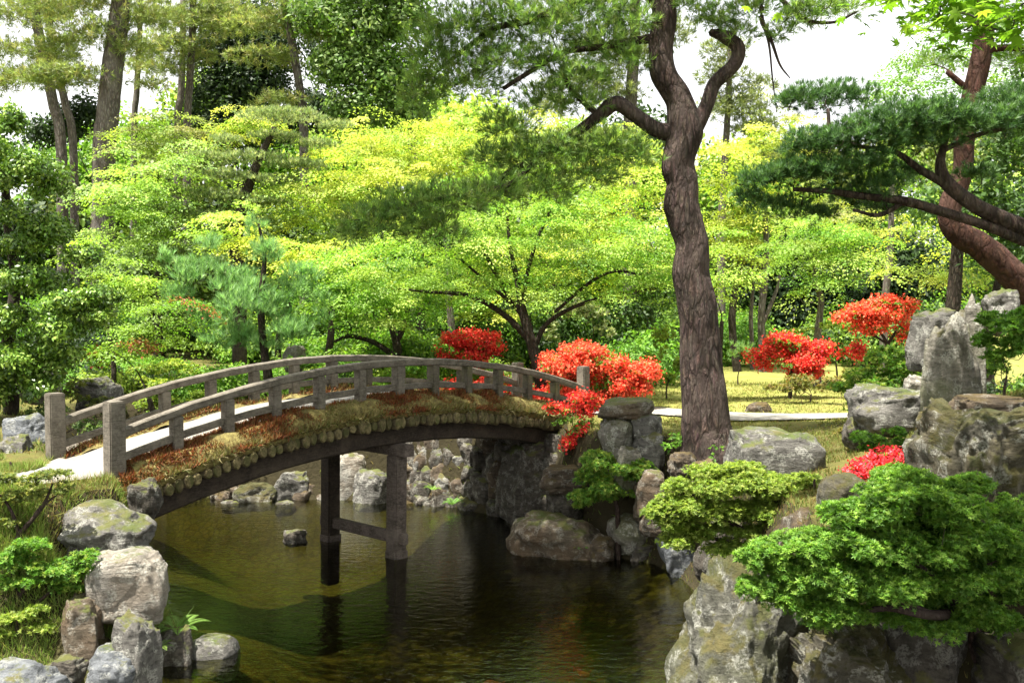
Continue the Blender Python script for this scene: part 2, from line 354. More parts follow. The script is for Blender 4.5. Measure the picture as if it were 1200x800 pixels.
# water
m = NT('pond_water'); co = m.coord((1, 1.6, 1)); t = m.t
w1 = m.noise(co, 5.5, 3, .5, .4); w2 = m.noise(m.coord((1, 2.2, 1)), 15, 2, .5, .3)
nb = m.bump(w2, .14, .02, m.bump(w1, .2, .04))
gl = m.n('BsdfGlossy'); gl.inputs['Roughness'].default_value = .02; gl.inputs[0].default_value = (.95, .97, .95, 1); m.l(nb, gl.inputs['Normal'])
tr = m.n('BsdfTransparent'); tr.inputs[0].default_value = (.52, .53, .24, 1)
fr = m.n('Fresnel'); fr.inputs[0].default_value = 1.5; m.l(nb, fr.inputs['Normal'])
mx = m.n('MixShader'); m.l(fr.outputs[0], mx.inputs[0]); m.l(tr.outputs[0], mx.inputs[1]); m.l(gl.outputs[0], mx.inputs[2]); m.l(mx.outputs[0], m.out.inputs[0])
X, Y = np.meshgrid(np.linspace(-9.2, 8.2, 40), np.linspace(3.9, 20.6, 40)); i = np.arange(X.size).reshape(X.shape)
o = make_mesh('water', np.stack([X, Y, X*0], -1).reshape(-1, 3), np.stack([i[:-1, :-1], i[:-1, 1:], i[1:, 1:], i[1:, :-1]], -1).reshape(-1, 4), m.m, smooth=True); o['kind'] = 'structure'

# ------------------------------------------------------------------ rocks
def ico(level, cache={}):
    if level not in cache:
        import bmesh
        bm = bmesh.new(); bmesh.ops.create_icosphere(bm, subdivisions=level, radius=1.0)
        bm.verts.ensure_lookup_table(); V = np.array([v.co[:] for v in bm.verts]); Fc = np.array([[v.index for v in f.verts] for f in bm.faces]); bm.free()
        cache[level] = (V, Fc)
    return cache[level]
def fractal(P, scale, seed, oct=5, ridged=False):
    off = Vector((seed*3.17, seed*1.91, seed*2.33)); out = np.empty(len(P))
    fn = (lambda v: mnoise.ridged_multi_fractal(v, 1.0, 2.1, oct, 1.0, 2.0)*.5-.6) if ridged else (lambda v: mnoise.fractal(v, 1.0, 2.1, oct))
    for i, p in enumerate(P.tolist()): out[i] = fn(Vector(p)*scale+off)
    return out
ROCKGROUP = 'garden rocks around the pond'
def rock(label, box, Y, mat, seed, name='rock', boxy=.55, cuts=7, rough=.16, sink=.35, depth=None, level=5, ridged=False, group=None, strat=0.0, taper=0.0):
    x0, y0, x1, y1 = box; r = np.random.default_rng(seed)
    V, Fc = ico(level); P = V.copy()
    P = np.sign(P)*np.abs(P)**boxy; P = P/np.abs(P).max(0)
    a = r.uniform(-.5, .5); ca, sa = math.cos(a), math.sin(a); P[:, :2] = P[:, :2]@np.array([[ca, -sa], [sa, ca]])
    for _ in range(cuts):
        d = nrm(r.normal(size=3)*np.array([1, 1, .8])); off = r.uniform(.62, .95)*np.abs(P@d).max(); s = P@d-off
        P = P-np.where(s > 0, s*.92, 0)[:, None]*d
    h = fractal(P, 1.1, seed, 5, ridged); P = P+nrm(P)*(h*rough*1.5)[:, None]
    h2 = fractal(P, 3.6, seed+9, 4); P = P+nrm(P)*(h2*rough*.5)[:, None]
    if strat: P[:, :2] *= (1+strat*np.sin(P[:, 2]*9+h*4))[:, None]
    mn, mx_ = P.min(0), P.max(0); P = (P-mn)/(mx_-mn)*2-1
    if taper: P[:, :2] *= (1-taper*(P[:, 2]*.5+.5))[:, None]
    hw = (x1-x0)/2/F*Y; hh = (y1-y0)/2/F*Y; dp = depth or min(hw*1.1, max(hh*1.6, hw*.6))
    c = at((x0+x1)/2, (y0+y1)/2, Y)
    s = hh*(1+sink); c[2] -= hh*sink
    W = c+P*np.array([hw, dp, s]); base = np.array([c[0], c[1], c[2]-s])
    o = make_mesh(name, W, Fc, mat, smooth=True, base=base)
    return tag(o, label, 'rock', group)

# ------------------------------------------------------------------ bridge
BD = np.array([.6790, .7341, 0]); BN = np.array([-.7341, .6790, 0]); BW = 1.6
def bp(k, n, z): return np.array([-4.611+.48714*k, 12.0+.52662*k, 0])+BN*n+np.array([0, 0, z])
q6 = lambda k: ((k-6)/6)**2
zr = lambda k: 2.95-.64*q6(k)
zd = lambda k: 2.35-.57*q6(k)
zc = lambda k: 2.05-.62*q6(k)
BR = thing('arched_bridge', 'arched grey wooden garden bridge with log edging and low railings over the pond', 'bridge', bp(6, BW/2, 0))
def sweep(name, n, zf, hw, hh, k0, k1, mat, steps=40, jit=.004, seed=0):
    """beam that follows the arch: zf gives its top, hw and hh half width and half height"""
    r = np.random.default_rng(seed); V = []; Fc = []; b = min(hw, hh)*.3
    sec = [(-hw, -hh+b), (-hw+b, -hh), (hw-b, -hh), (hw, -hh+b), (hw, hh-b), (hw-b, hh), (-hw+b, hh), (-hw, hh-b)]
    ks = np.linspace(k0, k1, steps)
    for i, k in enumerate(ks):
        d = r.normal(size=2)*jit
        for (a, c) in sec: V.append(bp(k, n+a+d[0], zf(k)-hh+c+d[1]))
    for i in range(steps-1):
        for j in range(8): Fc.append((i*8+j, i*8+(j+1) % 8, i*8+8+(j+1) % 8, i*8+8+j))
    Fc.append(tuple(range(7, -1, -1))); e = (steps-1)*8; Fc.append(tuple(range(e, e+8)))
    return make_mesh(name, np.array(V), Fc, mat, base=bs(BR), parent=BR)
def post(name, k, n, hw, z0, z1, mat, seed=0, bev=.014):
    mb = MB(); c = bp(k, n, (z0+z1)/2); a = .02*math.sin(seed*7.3)
    X = BD*math.cos(a)+BN*math.sin(a); Yv = np.cross([0, 0, 1], X)
    mb.box(c, (X, Yv, (0.006*math.sin(seed*3), .006*math.cos(seed*5), 1)), (hw, hw, (z1-z0)/2)); return mb.build(name, mat, BR, bevel=bev)
for n, sgn in ((0, 0), (BW, 1)):
    sweep('handrail', n, zr, .068, .052, .02, 12, W_RAIL, seed=3+sgn, jit=.003)
    sweep('lower_rail', n, lambda k: zd(k)+.235, .03, .045, .05, 11.95, W_RAIL, seed=8+sgn, jit=.003)
    for k in (0, 12): post('end_post', k-.1 if k == 0 else k+.1, n, .098 if k == 0 else .088, zd(k)-.5, zd(k)+.86, W_RAIL, k+n)
    for k in range(1, 12): post('rail_post', k, n, .066 if k != 6 else .075, zd(k)-.2, zr(k)-.1, W_RAIL if k < 7 else W_RAIL2, k*1.3+n, .01)
V = []; Fc = []; ks = np.linspace(-1.2, 12.9, 66)
for k in ks:
    for n in np.linspace(-.02, BW+.02, 7): V.append(bp(k, n, zd(np.clip(k, 0, 12))-.06*max(0, -k, k-12)+.012*math.sin(n*5+k*2)+.035*math.sin(math.pi*n/BW)))
for i in range(65):
    for j in range(6): Fc.append((i*7+j, i*7+7+j, i*7+8+j, i*7+j+1))
make_mesh('gravel_deck', np.array(V), Fc, M_SAND, smooth=True, base=bs(BR), parent=BR)
def soil_mat():
    m = NT('mossy_soil'); co = m.coord(); n2 = m.noise(co, 14, 8, .7)
    c = m.mix(m.ramp(n2, [(.35, 0.0), (.6, 1.0)]), (.06, .045, .02), (.2, .17, .06)); return m.done(c, .95, m.bump(n2, .8, .04), .1)
M_SOIL = soil_mat()
NO = .27
for side in (0, 1):
    V = []; Fc = []; ks = np.linspace(.15, 11.9, 90); pr = [(.22, .01), (.12, .03), (0, .05), (-.1, .03), (-.2, -.1), (-NO+.02, -.2), (-NO+.02, -.27), (.2, -.27)]
    for i, k in enumerate(ks):
        for (n, dz) in pr:
            nn = n if side == 0 else BW-n
            w = .02*math.sin(k*9+n*20)+.02*math.sin(k*4.1)
            V.append(bp(k, nn, (zd(k) if dz > -.05 else zc(k)+.33)+dz+(w if dz > -.15 else 0)))
    for i in range(89):
        for j in range(7): Fc.append((i*8+j, i*8+j+1, i*8+9+j, i*8+8+j) if side else (i*8+j, i*8+8+j, i*8+9+j, i*8+j+1))
    make_mesh('soil_edging', np.array(V), Fc, M_SOIL, smooth=True, base=bs(BR), parent=BR)
# edging logs: one round log after another across the beams, their cut ends in view
m = NT('log_end'); co = m.coord(); n2 = m.noise(co, 22, 6, .7)
oi = m.n('ObjectInfo'); ec = m.mix(m.ramp(n2, [(.35, 0.0), (.6, 1.0)]), (.07, .058, .028), (.27, .225, .115)); ec = m.mix(m.ramp(m.noise(co, 7, 5, .7), [(.45, 0.0), (.6, .8)]), ec, (.085, .095, .03))
ec = m.mix(1.0, ec, m.ramp(oi.outputs['Random'], [(0, .6), (1, 1.15)]), 'MULTIPLY'); W_END = m.done(m.mix(1.0, ec, (.72, .7, .66), 'MULTIPLY'), .9, m.bump(n2, .6, .012), .2)
logs = []
for v in range(4):
    r = np.random.default_rng(40+v); S = 14; V = []; Fc = []; an = np.linspace(0, 2*math.pi, S, endpoint=False)+r.uniform(0, 1)
    rad = .06*(1+.06*r.normal(size=S)); L = BW/2+NO
    st = [(-L-.012, .78), (-L+.006, 1.0), (0, 1.0), (L-.006, 1.0), (L+.012, .78)]
    for (t, sc_) in st:
        for a_, rr in zip(an, rad): V.append(BN*t+BD*math.cos(a_)*rr*sc_*.98+np.array([0, 0, math.sin(a_)*rr*sc_*1.45]))
    for i in range(4):
        for j in range(S): Fc.append((i*S+j, i*S+(j+1) % S, i*S+S+(j+1) % S, i*S+S+j))
    Fc.append(tuple(range(S-1, -1, -1))); Fc.append(tuple(range(4*S, 5*S)))
    o = make_mesh('edging_log', np.array(V), Fc, W_LOG, parent=BR); o.data.materials.append(W_END)
    mi = np.zeros(len(Fc), dtype=np.int32); mi[:S] = 1; mi[3*S:] = 1; o.data.polygons.foreach_set('material_index', mi); logs.append(o)
NL = 60
r = np.random.default_rng(5)
for i in range(NL):
    k = .28+(11.2-.28)*i/(NL-1)
    o = logs[i] if i < 4 else logs[int(r.integers(4))].copy()
    if i >= 4: COL.objects.link(o); o.parent = BR
    o.location = bp(k+r.normal()*.012, BW/2+r.normal()*.015, zc(k)+r.normal()*.008)-bs(BR); o.scale = (1, 1, 1+r.normal()*.12); o.rotation_euler = (r.normal()*.008, r.normal()*.008, r.normal()*.01)
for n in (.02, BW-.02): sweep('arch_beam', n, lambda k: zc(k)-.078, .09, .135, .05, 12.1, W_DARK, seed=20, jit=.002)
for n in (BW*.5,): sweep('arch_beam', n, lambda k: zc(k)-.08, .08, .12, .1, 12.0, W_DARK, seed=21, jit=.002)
KP = 5.93
mb = MB(); mb.box(bp(KP, BW/2, zc(KP)-.43), (BN, BD, (0, 0, 1)), (BW/2+.3, .1, .085)); mb.build('cap_beam', W_PIER, BR)
for n in (0, BW):
    mb = MB(); zt = zc(KP)-.51
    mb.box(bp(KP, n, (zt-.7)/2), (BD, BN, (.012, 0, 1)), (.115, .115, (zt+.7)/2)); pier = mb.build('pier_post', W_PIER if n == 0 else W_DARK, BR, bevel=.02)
    mb = MB(); mb.box(bp(KP, n, .03), (BD, BN, (0, 0, 1)), (.132, .132, .1)); ft = mb.build('pier_footing', W_PIER, BR, bevel=.03); ft.parent = pier
mb = MB(); mb.box(bp(KP, BW/2, .3), (BN, BD, (0, 0, 1)), (BW/2+.22, .05, .085)); mb.build('tie_beam', W_PIER, BR)
# low sedge and moss growing on the edging
def blades(lb, r, P, L, W, cols, lean=.5, up=np.array([0, 0, 1.0])):
    n = len(P); U = nrm(up+r.normal(size=(n, 3))*lean); N = nrm(np.cross(U, r.normal(size=(n, 3))))
    c = np.asarray(cols)[r.integers(len(cols), size=n)]*r.uniform(.7, 1.3, size=(n, 1))
    lb.kite(P, U, N, L*r.uniform(.6, 1.3, n), W*r.uniform(.8, 1.2, n), c, .3)
for side in (0, 1):
    r = np.random.default_rng(60+side); lb = LB(); n = 42000 if side == 0 else 14000
    k = r.uniform(-.1, 11.7, n); a = r.uniform(-NO-.03, .14, n)
    q = np.stack([k*.5, a*1.5, 0*k], -1); cl = wob(q, 3.4, 2)+.6*wob(q, 11.0, 6)+1.5*(a+.2)-.2*sstep(5, 9, k)*(a < -.08)
    hump = np.maximum(cl+.3*wob(q, 16, 3), -.2)*np.where(cl > -.1, .09, .03)*sstep(.2, -.02, a)*sstep(-NO-.05, -.12, a)
    z = zd(k)+.03-.17*sstep(.03, .27, -a)+hump
    P = np.stack([-4.611+.48714*k, 12+.52662*k, 0*k], -1)+BN*(a if side == 0 else BW-a)[:, None]; P[:, 2] = z-.03
    brown = cl+r.normal(size=n)*.15 > -.3
    if side == 1: brown = r.uniform(size=n) < .7
    blades(lb, r, P[brown], .075, .015, [(.17, .055, .022), (.22, .085, .03), (.11, .04, .017), (.17, .12, .035), (.27, .15, .055), (.24, .06, .022)], .85)
    g = ~brown; blades(lb, r, P[g], .1, .011, [(.15, .16, .04), (.24, .21, .085), (.09, .11, .025), (.2, .15, .055), (.15, .09, .035), (.3, .26, .12)], .9)
    tag(lb.build('moss_and_sedge', M_GRASS, base=bp(6, 0 if side == 0 else BW, 2.2)), None, None, kind='stuff')

# ------------------------------------------------------------------ foliage builders
def rdir(r, n): return nrm(r.normal(size=(n, 3)))
def pad_points(r, c, rad, n, low=.35, shell=.5, lump=.22, k=0.0):
    """points on and just under the upper shell of a lumpy ellipsoid"""
    c = np.asarray(c); rad = np.asarray(rad); d = rdir(r, int(n*1.8)); keep = (d[:, 2] > -low) | (r.uniform(size=len(d)) < .12); d = d[keep][:n]
    rr = 1-shell*r.uniform(size=len(d))**2.2
    rr *= 1+lump*wob(d*np.array([rad[0], rad[1], rad[2]])/max(rad.min(), .15)*1.3, 2.0, k+c[0]*3+c[1])
    return c+d*rad*rr[:, None], nrm(d/rad)
def pick(r, cols, n, jit=.18): return np.asarray(cols)[r.integers(len(cols), size=n)]*(1+r.normal(size=(n, 1))*jit).clip(.55, 1.5)
def whorl(lb, r, P, A, m, L, W, cols, ph=(35, 75), jit=.18):
    """m narrow leaves or needles round every shoot tip"""
    n = len(P); A = nrm(A); ref = rdir(r, n); B = nrm(np.cross(A, ref)); C = np.cross(A, B); base = pick(r, cols, n, jit); t0 = r.uniform(0, 6.3, n)
    for j in range(m):
        th = t0+j*2*math.pi/m*1.0+r.normal(size=n)*.25; f = np.radians(r.uniform(ph[0], ph[1], n))
        R = B*np.cos(th)[:, None]+C*np.sin(th)[:, None]; U = nrm(A*np.cos(f)[:, None]+R*np.sin(f)[:, None])
        N = nrm(np.cross(np.cross(U, A), U)+R*.05)
        lb.kite(P, U, N, L*r.uniform(.75, 1.15, n), np.full(n, W), base*r.uniform(.85, 1.15, (n, 1)))
def cluster(lb, r, P, A, m, sig, L, W, cols, jit=.18, spread=.55):
    n = len(P)*m; Q = np.repeat(P, m, 0)+r.normal(size=(n, 3))*sig; N = nrm(np.repeat(A, m, 0)+r.normal(size=(n, 3))*spread)
    U = nrm(np.cross(N, r.normal(size=(n, 3)))); c = np.repeat(pick(r, cols, len(P), jit), m, 0)*r.uniform(.8, 1.2, (n, 1))
    lb.kite(Q, U, N, L*r.uniform(.7, 1.2, n), W*r.uniform(.8, 1.2, n), c)
def spray(lb, r, C, A, R, m, L, W, cols, jit=.16):
    """flat fans of small leaves, as a maple holds them"""
    n = len(C); A = nrm(A); B = nrm(np.cross(A, rdir(r, n))); D = np.cross(A, B); tint = pick(r, cols, n, jit)
    th = r.uniform(0, 6.283, (n, m)); rr = np.sqrt(r.uniform(0, 1, (n, m)))*(1+.25*np.sin(th*3+r.uniform(0, 6, (n, 1))))*np.asarray(R).reshape(-1, 1)
    dx = np.cos(th)*rr; dy = np.sin(th)*rr*.75
    P = C[:, None]+B[:, None]*dx[..., None]+D[:, None]*dy[..., None]+A[:, None]*(r.normal(size=(n, m))*.035-.22*rr**2/np.asarray(R).reshape(-1, 1))[..., None]
    P = P.reshape(-1, 3); out = nrm((B[:, None]*dx[..., None]+D[:, None]*dy[..., None]).reshape(-1, 3)+r.normal(size=(n*m, 3))*.15)
    N = nrm(np.repeat(A, m, 0)+r.normal(size=(n*m, 3))*.27); U = nrm(out-N*(out*N).sum(1, keepdims=True)-np.array([0, 0, .25]))
    lb.kite(P, U, nrm(np.cross(np.cross(U, N), U)), L*r.uniform(.7, 1.2, n*m), W*r.uniform(.8, 1.2, n*m), np.repeat(tint, m, 0)*r.uniform(.9, 1.1, (n*m, 1)))

def limbs(tb, r, nodes, rads, targets, rmin=.006, fac=.011, sag=.0, sides=5, wig=.08, lowpen=.6):
    """join every target point to the nearest wood already there"""
    nodes = [np.asarray(p, float) for p in nodes]; rads = list(rads)
    T = [np.asarray(t, float) for t in targets]
    N0 = np.array(nodes); T.sort(key=lambda t: np.linalg.norm(N0-t, axis=1).min())
    for t in T:
        A = np.array(nodes); d = np.linalg.norm(A-t, axis=1); cost = d+lowpen*np.maximum(0, A[:, 2]-t[2]+.25*d); i = int(cost.argmin()); L = d[i]
        if L < .05: continue
        a = A[i]; mid = [a+(t-a)*f for f in (.33, .67)]
        w = L*wig; mid[0] = mid[0]+r.normal(size=3)*w+np.array([0, 0, -sag*L]); mid[1] = mid[1]+r.normal(size=3)*w
        P = catmull([a, mid[0], mid[1], t], 3); r0 = min(rads[i]*.72, rmin+fac*L); R = np.linspace(r0, rmin, len(P))
        tb.tube(P, R, sides)
        for p_, r_ in list(zip(P, R))[2:]: nodes.append(p_); rads.append(r_)

def trunk_path(pts, Y, n=6):
    """pixel path (x, y, width in px[, extra depth]) -> points and radii"""
    P = [at(p[0], p[1], Y+(p[3] if len(p) > 3 else 0)) for p in pts]; R = [p[2]/2/F*Y for p in pts]
    return catmull(P, n), np.interp(np.linspace(0, len(pts)-1, (len(pts)-1)*n+1), range(len(pts)), R)
def to_ground(pts, Y):
    """prolong a pixel trunk whose foot is hidden down to the soil"""
    d0 = pts[0][3] if len(pts[0]) > 3 else 0; Y = Y+d0; p = at(pts[0][0], pts[0][1], Y); z = gz(p[0], p[1])
    if p[2] > z-.05:
        py = pts[0][1]+(p[2]-z+.25)/Y*F; pts = [(pts[0][0]+(pts[0][0]-pts[1][0])*.2, py, pts[0][2]*1.12, d0)]+list(pts)
    return pts
def px_pads(pads, Y, dk=.9):
    out = []
    for p in pads:
        Yp = Y+(p[4] if len(p) > 4 else 0); c = at(p[0], p[1], Yp); rx = p[2]/F*Yp; rz = p[3]/F*Yp
        out.append((c, np.array([rx, (p[5] if len(p) > 5 else rx*dk), rz])))
    return out
def split_pads(r, PD, k, fr=.42, fz=.5):
    out = []
    for (c, rad) in PD:
        d = rdir(r, k); d[:, 2] = d[:, 2]*.9; o_ = d*(r.uniform(.2, 1, (k, 1))**.6)*.82
        for i in range(k): out.append((c+o_[i]*rad, rad*np.array([fr, fr, fz])*r.uniform(.65, 1.25)))
    return out
def area(rad): return (rad[0]*rad[1]+rad[0]*rad[2]+rad[1]*rad[2])/3*4*3.1416*.6

def plant(name, label, cat, Y, pads, style, cols, trunk=None, group=None, seed=1, dens=1.0, leaf=None, bark=None, dk=.9, low=.35,
          fcols=None, fl=1.0, parts=('trunk', 'foliage'), limbfac=.011, base=None, twigs=True, sag=0.0, extra=None, sides=8, brough=.08, flc=None, split=0):
    """one tree or shrub: wood and foliage (and blossom) as parts of one thing"""
    r = np.random.default_rng(seed); PD = px_pads(pads, Y, dk)
    if trunk is None:
        c0 = min(PD, key=lambda p: p[0][2])[0]; xy = np.mean([p[0][:2] for p in PD], axis=0) if base is None else np.array(base)
        z = gz(xy[0], xy[1]); zt = np.mean([p[0][2] for p in PD])
        xy = min(PD, key=lambda p: np.linalg.norm(p[0][:2]-xy))[0][:2]; z = gz(xy[0], xy[1]); h = max(.1, (zt-z)*(.6 if style != 'shoot' else .45)); w = max(.015, .035*h)
        TP = [(np.array([[xy[0], xy[1], z-.1], [xy[0]+.05*h*r.normal(), xy[1], z+h*.5], [xy[0]+.1*h*r.normal(), xy[1], z+h]]), np.array([w*1.2, w, w*.7]))]
        TP = [(catmull(TP[0][0], 4), np.interp(np.linspace(0, 2, 9), range(3), TP[0][1]))]
    else:
        TP = []
        for i, tp in enumerate(trunk):
            TP.append(trunk_path(to_ground(tp, Y) if i == 0 else tp, Y))
    if split: PD = split_pads(r, PD, split, .42 if split < 10 else .34, .5 if split < 10 else .7)
    b0 = TP[0][0][0].copy(); o = thing(name, label, cat, b0, group)
    tb = TB()
    for i, (P, R) in enumerate(TP): tb.tube(P, R, sides if i == 0 else 7, brough, seed)
    lb = LB(); targets = []; fb = LB()
    S = leaf or {}
    for (c, rad) in PD:
        A_ = area(rad)
        if style == 'maple':
            n = max(5, int(A_*dens*3.6)); d = rdir(r, n); rr = r.uniform(.1, 1.5, n)**.5; C = c+d*rad*rr[:, None]*np.array([1.05, 1.05, 1.0])
            st = .3 if Y < 25 else .42; C[:, 2] = np.round((C[:, 2]-c[2]*.37)/st)*st+c[2]*.37+r.normal(size=n)*.05-.1*((d[:, :2]*rr[:, None])**2).sum(1)*rad[2]
            ax = nrm(np.array([0, 0, 1.0])+d*np.array([.28, .28, .05])+r.normal(size=(n, 3))*.12)
            R_ = r.uniform(.28, .72, n)*S.get('R', 1.0); spray(lb, r, C, ax, R_, int(S.get('m', 70)*1.5), S.get('L', .075), S.get('W', .055), cols)
            targets += list(C[r.uniform(size=n) < S.get('tw', .35)])
        elif style == 'needle':
            n = int(A_*dens*240); P, Nn = pad_points(r, c, rad, n, low, .8, .32, seed)
            ax = nrm(Nn*.7+np.array([0, 0, S.get('up', .8)])+r.normal(size=(len(P), 3))*.35)
            whorl(lb, r, P, ax, S.get('m', 12), S.get('L', .1), S.get('W', .005), cols, S.get('ph', (12, 62)))
            targets += list(P[r.uniform(size=len(P)) < S.get('tw', .05)*.25]-np.array([0, 0, .05]))
        elif style == 'shoot':
            n = int(A_*dens*170); P, Nn = pad_points(r, c, rad, n, low, .55, .28, seed)
            ax = nrm(Nn*.6+np.array([0, 0, .8])+r.normal(size=(len(P), 3))*.3)
            whorl(lb, r, P, ax, S.get('m', 7), S.get('L', .055), S.get('W', .016), cols, S.get('ph', (30, 80)))
            targets += list(P[r.uniform(size=len(P)) < S.get('tw', .08)*.5]-ax[:1]*.02)
        else:
            n = int(A_*dens*45); P, Nn = pad_points(r, c, rad, n, low, S.get('shell', .6), .3, seed)
            cluster(lb, r, P, nrm(Nn+np.array([0, 0, .35])), S.get('m', 9), S.get('sig', .07), S.get('L', .08), S.get('W', .045), cols)
            targets += list(P[r.uniform(size=len(P)) < S.get('tw', .04)])
        if fcols:
            n = int(A_*fl*160); P, Nn = pad_points(r, c, rad*1.04, n, low*.6, .35, .3, seed)
            if flc is not None: kk = wob(P*np.array([1, 1, 2.2]), 3.2 if flc > 0 else 4.2, seed) > flc; P = P[kk]; Nn = Nn[kk]
            cluster(fb, r, P, nrm(Nn+np.array([0, 0, .3])), 5, S.get('fs', .03), S.get('fL', .05), S.get('fW', .04), fcols, .15, .9)
    if twigs and targets:
        if len(targets) > 420: targets = [targets[i] for i in r.permutation(len(targets))[:420]]
        nodes = np.vstack([P for P, _ in TP]); rads = np.concatenate([R for _, R in TP])
        k = int(len(TP[0][0])*.3) if trunk is None or len(TP) == 1 else int(len(TP[0][0])*.45)
        k = 1 if trunk is None else k
        limbs(tb, r, nodes[k:], rads[k:], targets, S.get('rmin', .006), limbfac, sag)
    tb.build(parts[0], bark or M_BARK, o)
    mat = {'maple': M_LEAF, 'needle': M_NEEDLE, 'shoot': M_LEAF, 'broad': M_LEAF}[style]
    if S.get('gloss'): mat = M_GLOSS
    lb.build(parts[1], mat, o)
    if fcols: fb.build('blossom', M_PETAL, o)
    return o
# palettes (base colours)
YEL = [(.45, .52, .09), (.52, .56, .12), (.4, .5, .08), (.47, .5, .08)]
LIME = [(.31, .46, .075), (.37, .49, .1), (.25, .4, .06)]
GRN = [(.16, .32, .035), (.22, .37, .045), (.12, .26, .03)]
PALE = [(.27, .42, .12), (.33, .46, .15), (.23, .37, .09)]
PINE = [(.14, .25, .055), (.19, .31, .07), (.25, .36, .09), (.1, .19, .045)]
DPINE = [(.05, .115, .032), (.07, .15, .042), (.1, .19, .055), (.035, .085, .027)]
OLIVE = [(.21, .27, .08), (.26, .32, .09), (.16, .22, .065), (.28, .28, .1)]
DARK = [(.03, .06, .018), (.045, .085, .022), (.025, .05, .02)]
AZA = [(.11, .25, .03), (.15, .31, .04), (.085, .19, .025), (.19, .34, .05)]
AZY = [(.24, .33, .05), (.3, .37, .07), (.18, .28, .04)]
GLO = [(.1, .2, .02), (.16, .28, .035), (.25, .37, .06), (.06, .13, .015)]
RED = [(.75, .05, .035), (.8, .085, .045), (.65, .03, .04), (.8, .13, .08)]
ORG = [(.8, .11, .045), (.78, .16, .08), (.75, .06, .035), (.8, .22, .11)]

